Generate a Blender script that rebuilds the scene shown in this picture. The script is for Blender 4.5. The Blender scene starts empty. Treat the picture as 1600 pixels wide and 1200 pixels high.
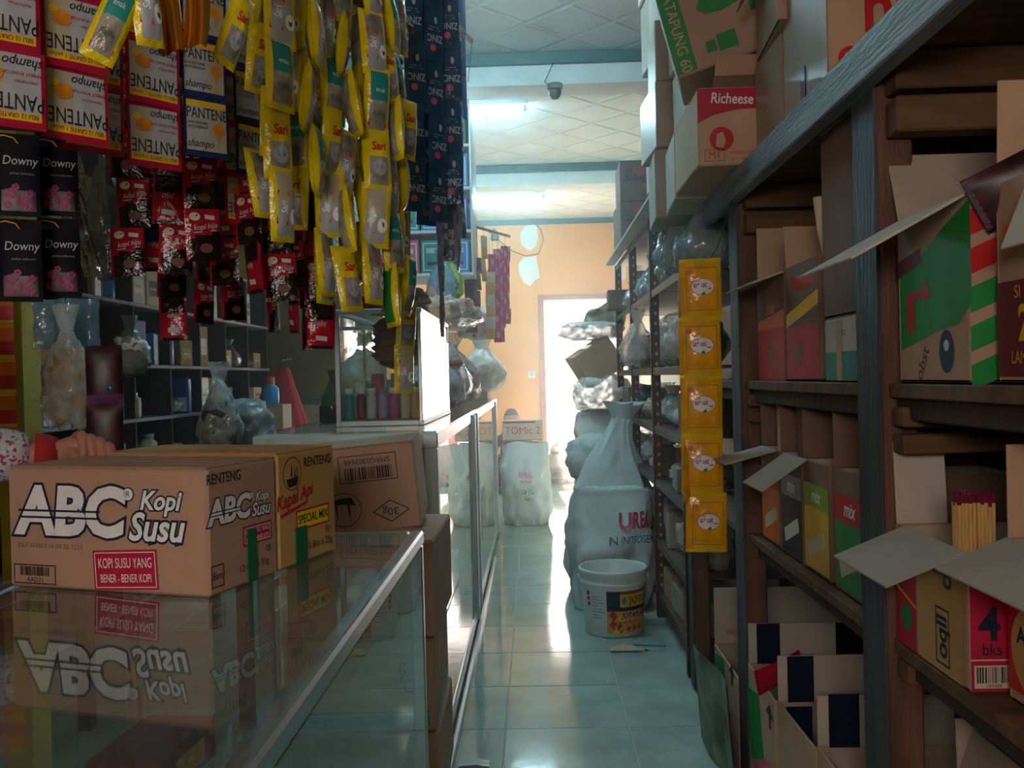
import bpy, math, random
from mathutils import Vector, Matrix, Euler, noise
R = math.radians
rnd = random.Random(7)
C = bpy.context.scene.collection
sc = bpy.context.scene

# ------------------------------------------------------------------ camera, world, light, exposure
FPX = 1400.0
GLARE_HAZE = .04
CAMLOC = Vector((0, 0, 1.14))
camd = bpy.data.cameras.new('camera'); camd.sensor_width = 36; camd.lens = FPX/1600*36
camd.clip_start = 0.02
cam = bpy.data.objects.new('camera', camd); C.objects.link(cam)
CM = Matrix.Rotation(math.atan(35/FPX), 3, 'Z') @ Matrix.Rotation(R(90)-math.atan(10/FPX), 3, 'X') @ Matrix.Rotation(R(-1.4), 3, 'Z')
cam.matrix_world = Matrix.Translation(CAMLOC) @ CM.to_4x4()
sc.camera = cam
sc.view_settings.view_transform = 'Standard'; sc.view_settings.look = 'None'
sc.view_settings.gamma = 1; sc.view_settings.use_curve_mapping = False
sc.view_settings.exposure = 0.0
w = bpy.data.worlds.new('daylight'); sc.world = w; w.use_nodes = True
bg = w.node_tree.nodes['Background']; bg.inputs[0].default_value = (1.0, 0.90, 0.83, 1); bg.inputs[1].default_value = 22.0
sun = bpy.data.lights.new('sun', 'SUN'); sun.energy = 85; sun.angle = R(1.5); sun.color = (1.0, .80, .66)
suno = bpy.data.objects.new('sun', sun); C.objects.link(suno); suno.rotation_euler = (R(-68), 0, R(3))
def portal(loc, rot, sx, sy):
    l = bpy.data.lights.new('daylight_portal', 'AREA'); l.shape = 'RECTANGLE'; l.size = sx; l.size_y = sy
    l.cycles.is_portal = True
    o = bpy.data.objects.new('daylight_portal', l); o.location = loc; o.rotation_euler = rot; C.objects.link(o)
portal((0.52, 10.62, 1.0), (R(-90), 0, 0), 0.9, 2.05)
portal((-0.33, -0.93, 1.515), (R(90), 0, 0), 0.78, .35)

def ray(px, py): return CM @ Vector(((px-800)/FPX, -(py-600)/FPX, -1.0))
def PY(px, py, Y): d = ray(px, py); return CAMLOC + d*(Y/d.y)
def PX(px, py, X): d = ray(px, py); return CAMLOC + d*(X/d.x)
def PZ(px, py, Z): d = ray(px, py); return CAMLOC + d*((Z-1.14)/d.z)

# ------------------------------------------------------------------ materials
def lin(h):
    h = h.lstrip('#'); o = []
    for i in (0, 2, 4):
        c = int(h[i:i+2], 16)/255; o.append(c/12.92 if c <= .04045 else ((c+.055)/1.055)**2.4)
    return tuple(o)
MATS = {}
def M(name, col='#888888', rough=.6, metal=0., var=.12, scale=9., bump=0., bscale=60., emit=None, stretch=None, spec=.5):
    if name in MATS: return MATS[name]
    m = bpy.data.materials.new(name); m.use_nodes = True; MATS[name] = m
    nt = m.node_tree; n = nt.nodes; l = nt.links; b = n['Principled BSDF']
    c = lin(col) if isinstance(col, str) else col
    b.inputs['Roughness'].default_value = rough; b.inputs['Metallic'].default_value = metal
    b.inputs['Specular IOR Level'].default_value = spec
    b.inputs['Base Color'].default_value = (*c, 1)
    tc = n.new('ShaderNodeTexCoord'); src = tc.outputs['Object']
    if stretch:
        mp = n.new('ShaderNodeMapping'); mp.inputs['Scale'].default_value = stretch
        l.new(src, mp.inputs[0]); src = mp.outputs[0]
    if var:
        t = n.new('ShaderNodeTexNoise'); t.inputs['Scale'].default_value = scale; t.inputs['Detail'].default_value = 5
        r = n.new('ShaderNodeValToRGB'); l.new(src, t.inputs['Vector']); l.new(t.outputs['Fac'], r.inputs[0])
        e = r.color_ramp.elements; e[0].position = .3; e[1].position = .7
        e[0].color = (*[x*(1-var*1.6) for x in c], 1); e[1].color = (*[min(1, x*(1+var)) for x in c], 1)
        l.new(r.outputs[0], b.inputs['Base Color'])
    if bump:
        t2 = n.new('ShaderNodeTexNoise'); t2.inputs['Scale'].default_value = bscale; t2.inputs['Detail'].default_value = 4
        bp = n.new('ShaderNodeBump'); bp.inputs['Strength'].default_value = bump; bp.inputs['Distance'].default_value = .01
        l.new(src, t2.inputs['Vector']); l.new(t2.outputs['Fac'], bp.inputs['Height']); l.new(bp.outputs[0], b.inputs['Normal'])
    if emit:
        b.inputs['Emission Color'].default_value = (*emit[0], 1); b.inputs['Emission Strength'].default_value = emit[1]
    return m
def thin_glass(name, tint, ior, haze=0.0, rough=.0):
    m = bpy.data.materials.new(name); m.use_nodes = True; MATS[name] = m
    nt = m.node_tree; n = nt.nodes; l = nt.links; n.remove(n['Principled BSDF']); out = n['Material Output']
    tr = n.new('ShaderNodeBsdfTransparent'); tr.inputs[0].default_value = (*tint, 1)
    gl = n.new('ShaderNodeBsdfGlossy'); gl.inputs['Roughness'].default_value = rough; gl.inputs[0].default_value = (1, 1, 1, 1)
    fr = n.new('ShaderNodeFresnel'); fr.inputs['IOR'].default_value = ior
    ge = n.new('ShaderNodeNewGeometry'); sub = n.new('ShaderNodeMath'); sub.operation = 'SUBTRACT'; sub.inputs[0].default_value = 1
    mu = n.new('ShaderNodeMath'); mu.operation = 'MULTIPLY'
    l.new(ge.outputs['Backfacing'], sub.inputs[1]); l.new(sub.outputs[0], mu.inputs[0]); l.new(fr.outputs[0], mu.inputs[1])
    mx = n.new('ShaderNodeMixShader'); l.new(mu.outputs[0], mx.inputs[0]); l.new(gl.outputs[0], mx.inputs[2])
    if haze:
        df = n.new('ShaderNodeBsdfDiffuse'); df.inputs[0].default_value = (.75, .8, .8, 1)
        m2 = n.new('ShaderNodeMixShader'); t = n.new('ShaderNodeTexNoise'); t.inputs['Scale'].default_value = 6; t.inputs['Detail'].default_value = 6
        k = n.new('ShaderNodeMath'); k.operation = 'MULTIPLY'; k.inputs[1].default_value = haze*2
        l.new(t.outputs['Fac'], k.inputs[0]); l.new(k.outputs[0], m2.inputs[0]); l.new(tr.outputs[0], m2.inputs[1]); l.new(df.outputs[0], m2.inputs[2])
        l.new(m2.outputs[0], mx.inputs[1])
    else: l.new(tr.outputs[0], mx.inputs[1])
    l.new(mx.outputs[0], out.inputs['Surface'])
    return m
def film(name, col, opac, rough=.15):
    """crumpled clear plastic: part see-through, part glossy sheet"""
    m = bpy.data.materials.new(name); m.use_nodes = True; MATS[name] = m
    nt = m.node_tree; n = nt.nodes; l = nt.links; b = n['Principled BSDF']; out = n['Material Output']
    b.inputs['Base Color'].default_value = (*lin(col), 1); b.inputs['Roughness'].default_value = rough
    b.inputs['Specular IOR Level'].default_value = 1.0
    tr = n.new('ShaderNodeBsdfTransparent'); mx = n.new('ShaderNodeMixShader')
    tc = n.new('ShaderNodeTexCoord'); t = n.new('ShaderNodeTexNoise'); t.inputs['Scale'].default_value = 22; t.inputs['Detail'].default_value = 3
    r = n.new('ShaderNodeMapRange'); r.inputs[1].default_value = .3; r.inputs[2].default_value = .7
    r.inputs[3].default_value = max(0, opac-.25); r.inputs[4].default_value = min(1, opac+.25)
    bp = n.new('ShaderNodeBump'); bp.inputs['Strength'].default_value = .8; bp.inputs['Distance'].default_value = .01
    l.new(tc.outputs['Object'], t.inputs[0]); l.new(t.outputs['Fac'], r.inputs[0]); l.new(r.outputs[0], mx.inputs[0])
    l.new(t.outputs['Fac'], bp.inputs['Height']); l.new(bp.outputs[0], b.inputs['Normal'])
    l.new(tr.outputs[0], mx.inputs[1]); l.new(b.outputs[0], mx.inputs[2]); l.new(mx.outputs[0], out.inputs['Surface'])
    return m
M('tile', '#abc0b6', .10, var=.16, scale=5, bump=.03, bscale=30)
M('grout', '#c9d2c9', .7)
M('ceiling_paint', '#e8eeee', .7, var=.05, scale=3)
M('beam_paint', '#dfe6e6', .7, var=.05)
M('teal_trim', '#1f5f62', .5)
M('wall_yellow', '#f6ac62', .65, var=.06, scale=2)
M('wall_yellow_dim', '#8a7a26', .7, var=.12, scale=2)  # yellow wall paint, darkened to olive for the shade on the left side
M('wall_dull', '#8f8a74', .8)
M('plaster', '#e6e8e4', .8, var=.05)
M('door_wood', '#9c5a44', .5)
M('concrete', '#c9c4ba', .9)
M('alu', '#c3c9cc', .28, .9, var=.05)
M('alu_white', '#cfdde0', .35, .2, var=.04)
M('dark_wood', '#3b2a22', .75, var=.3, scale=6, bump=.3, bscale=40, stretch=(6, 1, 1))
M('post_face', '#43474a', .65, var=.35, scale=5, bump=.3, bscale=30, stretch=(4, 4, .5))
M('post_wood', '#6b4838', .7, var=.3, scale=5, bump=.3, bscale=30, stretch=(4, 4, 1))
M('grey_wood', '#77808a', .6, var=.35, scale=5, bump=.35, bscale=30, stretch=(4, .7, 6))
M('shelf_wood', '#8a6a45', .7, var=.25, scale=5, stretch=(6, 1, 1))
M('board_wood', '#6a4c30', .8, var=.3, scale=5, stretch=(1, 6, 6))
M('pillar_yellow', '#b39a1c', .6, var=.15, scale=3)
M('rack_metal', '#5b3a32', .5, .3, var=.2)
M('rack_shelf', '#6a5048', .45, .4, var=.2)
M('hole_pale', '#b9aca0', .6)
M('card', '#b29079', .8, var=.07, scale=6, bump=.05, bscale=120)
M('card_light', '#c4a184', .8, var=.07, scale=6)
M('card_dark', '#7f6250', .8, var=.12, scale=6)
M('card_grey', '#a99d90', .8, var=.1, scale=6)
M('card_inside', '#b5a593', .85, var=.08)
M('card_pale', '#c2b9ab', .85, var=.06)
M('card_shiny', '#a58e78', .35, var=.12, scale=4)
M('card_yellow', '#c0995c', .75, var=.06)
M('tape_clear', '#b79c74', .2, var=.1)
M('tape_green', '#12693f', .35)
M('tape_navy', '#17243a', .3, var=.25, scale=14)
M('tape_black', '#14161a', .35)
for nm, h, r in [('white', '#eceeee', .5), ('navy', '#18233f', .5), ('black', '#16161a', .5), ('ink', '#2c231d', .7), ('red', '#c22026', .45), ('crimson', '#b8183c', .5),
                 ('maroon', '#6e1330', .4), ('orange', '#e0701c', .5), ('yellow', '#e9cf1c', .3), ('gold', '#e6b81e', .35), ('amber', '#f0a010', .25), ('green', '#1f8a3c', .45),
                 ('teal', '#1d8c86', .45), ('blue', '#1f4fb0', .4), ('skyblue', '#3f8fd0', .4), ('pink', '#d8607c', .5), ('magenta', '#c23a8c', .4), ('grey', '#8d9094', .5),
                 ('pale_grey', '#c4c8ca', .5), ('silver', '#b9bec4', .3), ('beige', '#d9c7a8', .6), ('brown', '#6a4028', .6), ('purple', '#5d2458', .5), ('peach', '#e9a25e', .5),
                 ('ash', '#4a4d4c', .6), ('rust', '#8d4030', .4), ('lime', '#8fb33a', .5), ('lav', '#a79ac8', .5), ('magenta_dark', '#8e2160', .5), ('card_brown', '#66504a', .8)]:  # last entry is plain dark brown card
    M(nm, h, r, var=.08)
M('foil_gold', '#d8963a', .18, .9); M('foil_silver', '#c3d2dc', .2, .9, var=.2, scale=30, bump=.6, bscale=40)
M('sachet_yellow', '#e4cc16', .2, var=.12, scale=20, bump=.5, bscale=45)
M('sachet_red', '#a5142a', .18, var=.3, scale=20, bump=.5, bscale=40)
M('sachet_black', '#17090d', .18, var=.2, bump=.5, bscale=40)
M('sachet_zinc', '#205580', .2, var=.35, scale=20, bump=.5, bscale=40)
M('sachet_navy', '#070915', .6, var=.3, bump=.2, bscale=40, spec=.15)
M('sachet_plum', '#3c0a22', .4, var=.6, scale=40)
M('sachet_crimson', '#a81538', .25, var=.1, bump=.1)
M('sachet_blueedge', '#1c2f5c', .25, var=.1, bump=.1)
M('sachet_white', '#acb0b4', .25, var=.1, scale=25, bump=.35, bscale=35)
M('sachet_cream', '#b3ab92', .3, var=.08)
M('sachet_honey', '#d98a24', .3, var=.25, scale=30)
M('sachet_amber', '#fbb012', .18, var=.14, scale=25, bump=.3, bscale=35)
M('sachet_grey', '#9a9686', .2, var=.35, scale=30, bump=.5, bscale=45)
M('sachet_lilac', '#9b86b0', .3, var=.1)
M('sachet_pink', '#d0286e', .25, var=.35, scale=18)
M('torn_print', '#7b8a78', .8, var=.5, scale=9)
M('sack', '#cdd8d8', .7, var=.09, scale=6, bump=.6, bscale=22)
M('sack_grey', '#b9b4aa', .75, var=.1, scale=5, bump=.3, bscale=26)
M('pail_white', '#dfe8ea', .35, var=.04)
M('cloth_red', '#b3202c', .85, var=.1, bump=.2)
M('cloth_floral', '#a8a4b4', .9, var=.5, scale=70)
M('cloth_purple', '#5d3050', .9); M('cloth_dark', '#23242c', .9); M('cloth_cuff', '#a8262a', .9)
M('skin', '#b07a66', .55, var=.08, scale=12); M('hair', '#15110f', .6)
M('match_wood', '#d6a866', .7, var=.15, scale=30, stretch=(8, 8, 1))
M('tube_glow', '#ffffff', .4, var=0, emit=((.52, .90, 1.0), 210.0))
M('tube_glow_dim', '#ffffff', .4, var=0, emit=((.52, .90, 1.0), 120.0))
M('wire', '#2a2c30', .6, var=0)
thin_glass('glass', (.93, .97, .96), 1.75, .03)
thin_glass('glass_top', (.86, .92, .91), 2.1, .05, .03)
film('film_clear', '#e4eef0', .42); film('film_blue', '#7fa9c4', .6); film('film_pink', '#e8cfc8', .5)
film('film_silver', '#a4aeb4', .75, .14); film('film_white', '#dcd8d2', .92, .5); film('film_dark', '#59645c', .6)

# ceiling: woven panels in a diamond lattice (fine relief)
def lattice():
    m = MATS['ceiling_paint']; nt = m.node_tree; n = nt.nodes; l = nt.links; b = n['Principled BSDF']
    tc = n.new('ShaderNodeTexCoord'); prev = None
    for a in (45, -45):
        mp = n.new('ShaderNodeMapping'); mp.inputs['Rotation'].default_value = (0, 0, R(a)); l.new(tc.outputs['Object'], mp.inputs[0])
        wv = n.new('ShaderNodeTexWave'); wv.inputs['Scale'].default_value = .95; wv.bands_direction = 'X'; l.new(mp.outputs[0], wv.inputs[0])
        r = n.new('ShaderNodeValToRGB'); r.color_ramp.elements[0].position = .0; r.color_ramp.elements[1].position = .05
        l.new(wv.outputs['Fac'], r.inputs[0])
        if prev:
            mi = n.new('ShaderNodeMath'); mi.operation = 'MINIMUM'; l.new(prev, mi.inputs[0]); l.new(r.outputs[0], mi.inputs[1]); prev = mi.outputs[0]
        else: prev = r.outputs[0]
    bp = n.new('ShaderNodeBump'); bp.inputs['Strength'].default_value = .9; bp.inputs['Distance'].default_value = .02
    l.new(prev, bp.inputs['Height']); l.new(bp.outputs[0], b.inputs['Normal'])
lattice()
# floral print on the shirt
def floral():
    m = MATS['cloth_floral']; nt = m.node_tree; n = nt.nodes; l = nt.links; b = n['Principled BSDF']
    tc = n.new('ShaderNodeTexCoord'); v = n.new('ShaderNodeTexVoronoi'); v.inputs['Scale'].default_value = 230; l.new(tc.outputs['Object'], v.inputs[0])
    r = n.new('ShaderNodeValToRGB'); r.color_ramp.interpolation = 'CONSTANT'; l.new(v.outputs['Color'], r.inputs[0]); e = r.color_ramp.elements
    e[0].color = (*lin('#b9bcc8'), 1); e[1].position = .55; e[1].color = (*lin('#9c3f62'), 1)
    for p, h in ((.68, '#c9ccd2'), (.85, '#6d8a8c')): x = e.new(p); x.color = (*lin(h), 1)
    l.new(r.outputs[0], b.inputs['Base Color'])
floral()

# ------------------------------------------------------------------ mesh helpers
TXT = {}
def text_geo(s, bold, shear):
    k = (s, bold, shear)
    if k not in TXT:
        cu = bpy.data.curves.new('lettering', 'FONT'); cu.body = s; cu.align_x = 'CENTER'; cu.align_y = 'CENTER'
        cu.offset = bold; cu.shear = shear; cu.resolution_u = 3
        o = bpy.data.objects.new('lettering', cu)
        me = bpy.data.meshes.new_from_object(o)
        TXT[k] = ([tuple(v.co) for v in me.vertices], [tuple(p.vertices) for p in me.polygons])
        bpy.data.objects.remove(o); bpy.data.meshes.remove(me); bpy.data.curves.remove(cu)
    return TXT[k]

class MB:
    def __init__(s): s.v = []; s.f = []; s.mi = []; s.sm = []; s.mats = []
    def slot(s, m):
        m = MATS[m] if isinstance(m, str) else m
        if m not in s.mats: s.mats.append(m)
        return s.mats.index(m)
    def add(s, vs, fs, m, T=None, smooth=False):
        o = len(s.v); k = s.slot(m) if not isinstance(m, list) else None
        s.v += [tuple(T @ Vector(v)) if T else tuple(v) for v in vs]
        for i, f in enumerate(fs):
            s.f.append(tuple(o+j for j in f)); s.sm.append(smooth); s.mi.append(k if k is not None else s.slot(m[i]))
        return s
    def box(s, c, d, m, b=.003, T=None, rz=0, rx=0, ry=0):
        """box with centre c, full size d and chamfered edges"""
        h = [x/2 for x in d]; b = min(b, *[x*.45 for x in h]); vs = []; ix = {}
        for sx in (-1, 1):
            for sy in (-1, 1):
                for sz in (-1, 1):
                    S = (sx, sy, sz)
                    for a in range(3):
                        ix[(S, a)] = len(vs); vs.append([S[q]*(h[q]-(0 if q == a else b)) for q in range(3)])
        fs = []
        for a in range(3):
            p, q = (a+1) % 3, (a+2) % 3
            for sg in (-1, 1):
                r = []
                for (u, w_) in ((-1, -1), (1, -1), (1, 1), (-1, 1)):
                    S = [0, 0, 0]; S[a] = sg; S[p] = u; S[q] = w_; r.append(ix[(tuple(S), a)])
                fs.append(r if sg > 0 else r[::-1])
            for u in (-1, 1):
                for w_ in (-1, 1):
                    S0 = [0]*3; S1 = [0]*3; S0[a] = -1; S1[a] = 1; S0[p] = S1[p] = u; S0[q] = S1[q] = w_
                    r = [ix[(tuple(S0), p)], ix[(tuple(S1), p)], ix[(tuple(S1), q)], ix[(tuple(S0), q)]]
                    fs.append(r if u*w_ > 0 else r[::-1])
        for sx in (-1, 1):
            for sy in (-1, 1):
                for sz in (-1, 1):
                    r = [ix[((sx, sy, sz), a)] for a in range(3)]; fs.append(r if sx*sy*sz > 0 else r[::-1])
        L = Matrix.Translation(c) @ Euler((rx, ry, rz)).to_matrix().to_4x4()
        return s.add(vs, fs, m, T @ L if T else L)
    def tube(s, pts, r, m, n=8, closed=False, smooth=True):
        pts = [Vector(p) for p in pts]; rs = r if isinstance(r, (list, tuple)) else [r]*len(pts); vs = []; fs = []
        up = Vector((0, 0, 1))
        for i, p in enumerate(pts):
            t = (pts[min(i+1, len(pts)-1)]-pts[max(i-1, 0)]).normalized()
            a = t.cross(up if abs(t.z) < .95 else Vector((1, 0, 0))).normalized(); b = t.cross(a)
            for j in range(n): th = 2*math.pi*j/n; vs.append(p+a*math.cos(th)*rs[i]+b*math.sin(th)*rs[i])
        for i in range(len(pts)-1):
            for j in range(n): fs.append((i*n+j, (i+1)*n+j, (i+1)*n+(j+1) % n, i*n+(j+1) % n))
        fs.append(tuple(range(n))); fs.append(tuple(reversed(range((len(pts)-1)*n, len(pts)*n))))
        return s.add(vs, fs, m, None, smooth)
    def lathe(s, prof, m, n=24, c=(0, 0, 0), T=None, cap=True):
        vs = []; fs = []
        for r, z in prof:
            for j in range(n): th = 2*math.pi*j/n; vs.append((c[0]+r*math.cos(th), c[1]+r*math.sin(th), c[2]+z))
        for i in range(len(prof)-1):
            for j in range(n): fs.append((i*n+j, i*n+(j+1) % n, (i+1)*n+(j+1) % n, (i+1)*n+j))
        if cap: fs.append(tuple(reversed(range(n)))); fs.append(tuple(range((len(prof)-1)*n, len(prof)*n)))
        return s.add(vs, fs, m, T, True)
    def prism(s, poly, d, m, T):
        """polygon in local xz, thickness d along -y"""
        n = len(poly); vs = [(x, 0, z) for x, z in poly]+[(x, -d, z) for x, z in poly]
        fs = [tuple(reversed(range(n))), tuple(range(n, 2*n))]+[(i, (i+1) % n, n+(i+1) % n, n+i) for i in range(n)]
        return s.add(vs, fs, m, T)
    def grid(s, nu, nv, fn, m, smooth=True, closeu=False):
        vs = [fn(i/(nu if closeu else nu-1), j/(nv-1)) for j in range(nv) for i in range(nu)]; fs = []
        for j in range(nv-1):
            for i in range(nu if closeu else nu-1): k = (i+1) % nu; fs.append((j*nu+i, j*nu+k, (j+1)*nu+k, (j+1)*nu+i))
        return s.add(vs, fs, m, None, smooth)
    # ---- flat print on a face F=(origin,u,v,n)
    def quad(s, F, u0, v0, u1, v1, m, lift=.0006):
        o, u, v, n = F; o = o+n*lift
        return s.add([o+u*u0+v*v0, o+u*u1+v*v0, o+u*u1+v*v1, o+u*u0+v*v1], [(0, 1, 2, 3)], m)
    def poly(s, F, pts, m, lift=.0006):
        o, u, v, n = F; o = o+n*lift
        return s.add([o+u*a+v*b for a, b in pts], [tuple(range(len(pts)))], m)
    def disc(s, F, a, b, r, m, lift=.0006, n=20, ry=None):
        ry = ry or r
        return s.poly(F, [(a+r*math.cos(2*math.pi*i/n), b+ry*math.sin(2*math.pi*i/n)) for i in range(n)], m, lift)
    def frame(s, F, u0, v0, u1, v1, t, m, lift=.0006):
        s.quad(F, u0, v0, u1, v0+t, m, lift); s.quad(F, u0, v1-t, u1, v1, m, lift)
        s.quad(F, u0, v0+t, u0+t, v1-t, m, lift); return s.quad(F, u1-t, v0+t, u1, v1-t, m, lift)
    def ring(s, F, a, b, r, t, m, lift=.0006, n=24):
        o, u, v, nn = F; o = o+nn*lift; vs = []
        for i in range(n):
            for q in (r, r-t): th = 2*math.pi*i/n; vs.append(o+u*(a+q*math.cos(th))+v*(b+q*math.sin(th)))
        return s.add(vs, [(2*i, (2*i+2) % (2*n), (2*i+3) % (2*n), 2*i+1) for i in range(n)], m)
    def text(s, F, t, a, b, size, m, sx=1., bold=0., shear=0., rot=0., lift=.0008):
        o, u, v, n = F; o = o+n*lift; vs, fs = text_geo(t, bold, shear); c, si = math.cos(rot), math.sin(rot); out = []
        for x, y, z in vs:
            x *= size*sx; y *= size; out.append(o+u*(a+x*c-y*si)+v*(b+x*si+y*c))
        return s.add(out, fs, m)
    def text_on(s, fn, t, a, b, size, m, sx=1., bold=0., shear=0., rot=0.):
        vs, fs = text_geo(t, bold, shear); c, si = math.cos(rot), math.sin(rot); out = []
        for x, y, z in vs:
            x *= size*sx; y *= size; out.append(fn(a+x*c-y*si, b+x*si+y*c))
        return s.add(out, fs, m)
    def barcode(s, F, u0, v0, u1, v1, m='black', seed=1, lift=.0008):
        r = random.Random(seed); x = u0
        while x < u1:
            w_ = (u1-u0)*r.choice((.012, .02, .035)); s.quad(F, x, v0, min(x+w_, u1), v1, m, lift); x += w_+(u1-u0)*r.choice((.012, .02, .03))
        return s
    def mesh(s, name):
        me = bpy.data.meshes.new(name); me.from_pydata([tuple(v) for v in s.v], [], s.f)
        for m in s.mats: me.materials.append(m)
        me.polygons.foreach_set('material_index', s.mi); me.polygons.foreach_set('use_smooth', s.sm); me.update(); return me
V = Vector
def face(kind, w, d, h):
    """print plane of a box standing on z=0, centred in x,y"""
    return {'front': (V((0, -d/2, h/2)), V((1, 0, 0)), V((0, 0, 1)), V((0, -1, 0))),
            'back': (V((0, d/2, h/2)), V((-1, 0, 0)), V((0, 0, 1)), V((0, 1, 0))),
            'left': (V((-w/2, 0, h/2)), V((0, -1, 0)), V((0, 0, 1)), V((-1, 0, 0))),
            'right': (V((w/2, 0, h/2)), V((0, 1, 0)), V((0, 0, 1)), V((1, 0, 0))),
            'inback': (V((0, d/2-.0065, h/2)), V((1, 0, 0)), V((0, 0, 1)), V((0, -1, 0))),
            'top': (V((0, 0, h)), V((1, 0, 0)), V((0, 1, 0)), V((0, 0, 1)))}[kind]
def obj(name, mb, parent=None, loc=None, rot=None):
    me = mb if isinstance(mb, bpy.types.Mesh) else mb.mesh(name)
    o = bpy.data.objects.new(name, me); C.objects.link(o)
    if parent: o.parent = parent
    if loc is not None: o.location = loc
    if rot is not None: o.rotation_euler = rot
    return o
def tag(o, label, cat, group=None):
    o['label'] = label; o['category'] = cat
    if group: o['group'] = group
    return o
def thing(name, label, cat, loc=(0, 0, 0), rot=(0, 0, 0), group=None):
    o = bpy.data.objects.new(name, None); o.empty_display_size = .05; C.objects.link(o); o.location = loc
    o.rotation_euler = rot if isinstance(rot, (tuple, Euler)) else (0, 0, rot)
    return tag(o, label, cat, group)
def struct(name, mb, parent=None):
    o = obj(name, mb, parent)
    if not parent: o['kind'] = 'structure'
    return o
def nz(x, y, z): return noise.noise(Vector((x, y, z)))
ORD = ['first', 'second', 'third', 'fourth', 'fifth', 'sixth', 'seventh', 'eighth', 'ninth', 'tenth', 'eleventh', 'twelfth', 'thirteenth', 'fourteenth', 'fifteenth', 'sixteenth']
# ------------------------------------------------------------------ the room
XL, XR, YB, YF, ZC = -2.25, 1.22, 10.5, -1.0, 2.98
fl = struct('floor', MB().box(((XL+XR)/2, (YB+.6+YF)/2, -.03), (XR-XL+.3, YB+.6-YF, .05), 'grout', .001))
tm = {}
for i in range(-5, 3):
    for j in range(-3, 20):
        x0 = -.12+.4*i; y0 = 2.9+.4*j
        if y0 < 1.6 or x0+.4 > XR or y0 > 10.2 or (x0 < -1.3 and y0 > 7): continue
        k = rnd.randrange(4)
        if k not in tm: tm[k] = MB().box((0, 0, -.003), (.396, .396, .006), 'tile', .0012).mesh('tile')
        o = obj('tile', tm[k], fl, (x0+.2, y0+.2, rnd.uniform(-.0004, .0004)), (0, 0, R(90)*rnd.randrange(4)))
struct('ceiling', MB().box(((XL+XR)/2, (YB+YF)/2, ZC+.03), (XR-XL+.3, YB-YF+.3, .06), 'ceiling_paint'))
n = 0
for y0, zb in ((5.10, 2.80), (7.77, 2.80)):
    n += 1
    t = struct('trim_%d' % n, MB().box(((XL+XR)/2, y0+.12, (zb+ZC)/2), (XR-XL, .22, ZC-zb), 'beam_paint'))
    struct('moulding', MB().box(((XL+XR)/2, y0-.005, ZC-.035), (XR-XL, .03, .068), 'teal_trim'), t)
struct('trim_3', MB().box(((XL+XR)/2, YB-.015, ZC-.03), (XR-XL, .03, .058), 'teal_trim'))
struct('wall_left', MB().box((XL-.05, (YB+YF)/2, ZC/2-.03), (.1, YB-YF+.2, ZC+.06), 'wall_yellow_dim'))
struct('wall_right', MB().box((XR+.05, (YB+YF)/2, ZC/2-.03), (.1, YB-YF+.2, ZC+.06), 'wall_dull'))
DX0, DX1, DZ = .10, .95, 2.03
wb = MB()
wb.box(((XL+DX0)/2, YB+.06, ZC/2-.03), (DX0-XL, .12, ZC+.06), 'wall_yellow'); wb.box(((DX1+XR)/2, YB+.06, ZC/2-.03), (XR-DX1, .12, ZC+.06), 'wall_yellow')
wb.box(((DX0+DX1)/2, YB+.06, (ZC+DZ)/2), (DX1-DX0, .12, ZC-DZ), 'wall_yellow')
wb = struct('wall_back', wb)
def patch(pts):
    P = [PY(x, y, YB) for x, y in pts]; m = MB(); k = len(P)
    m.add([(p.x, YB, p.z) for p in P]+[(p.x, YB-.004, p.z) for p in P], [tuple(range(k)), tuple(reversed(range(k, 2*k)))]+[(i, k+i, k+(i+1) % k, (i+1) % k) for i in range(k)], 'plaster')
    struct('plaster_patch', m, wb)
patch([(814, 362), (822, 352), (838, 351), (841, 372), (838, 385), (828, 392), (816, 384), (812, 374)])
patch([(810, 412), (818, 402), (838, 400), (841, 420), (843, 434), (834, 440), (828, 447), (818, 441), (811, 428)])
patch([(958, 360), (966, 352), (976, 352), (976, 385), (964, 380), (956, 370)])
patch([(957, 410), (964, 402), (978, 402), (978, 436), (966, 440), (958, 428)])
fr = MB()
for x in (DX0, DX1): fr.box((x, YB+.02, DZ/2), (.07, .18, DZ), 'door_wood', .006)
fr.box(((DX0+DX1)/2, YB+.02, DZ+.03), (DX1-DX0+.07, .18, .07), 'door_wood', .006)
struct('door_1', fr)
# shop front behind the camera, its small hatch sized for the front light
wf = MB(); wf.box(((XL+XR)/2, YF-.06, .54), (XR-XL, .12, 1.20), 'wall_yellow'); wf.box(((XL+XR)/2, YF-.06, 2.36), (XR-XL, .12, 1.26), 'wall_yellow')
wf.box((-1.495, YF-.06, 1.435), (1.55, .12, .61), 'wall_yellow'); wf.box((.65, YF-.06, 1.435), (1.18, .12, .61), 'wall_yellow')
wf.box((-.33, YF-.06, 1.235), (.78, .12, .21), 'wall_yellow'); wf.box((-.33, YF-.06, 1.715), (.78, .12, .05), 'wall_yellow'); struct('wall_front', wf)
struct('ground_outside', MB().box((0, 14.7, -.05), (9, 8, .06), 'concrete'))
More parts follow.
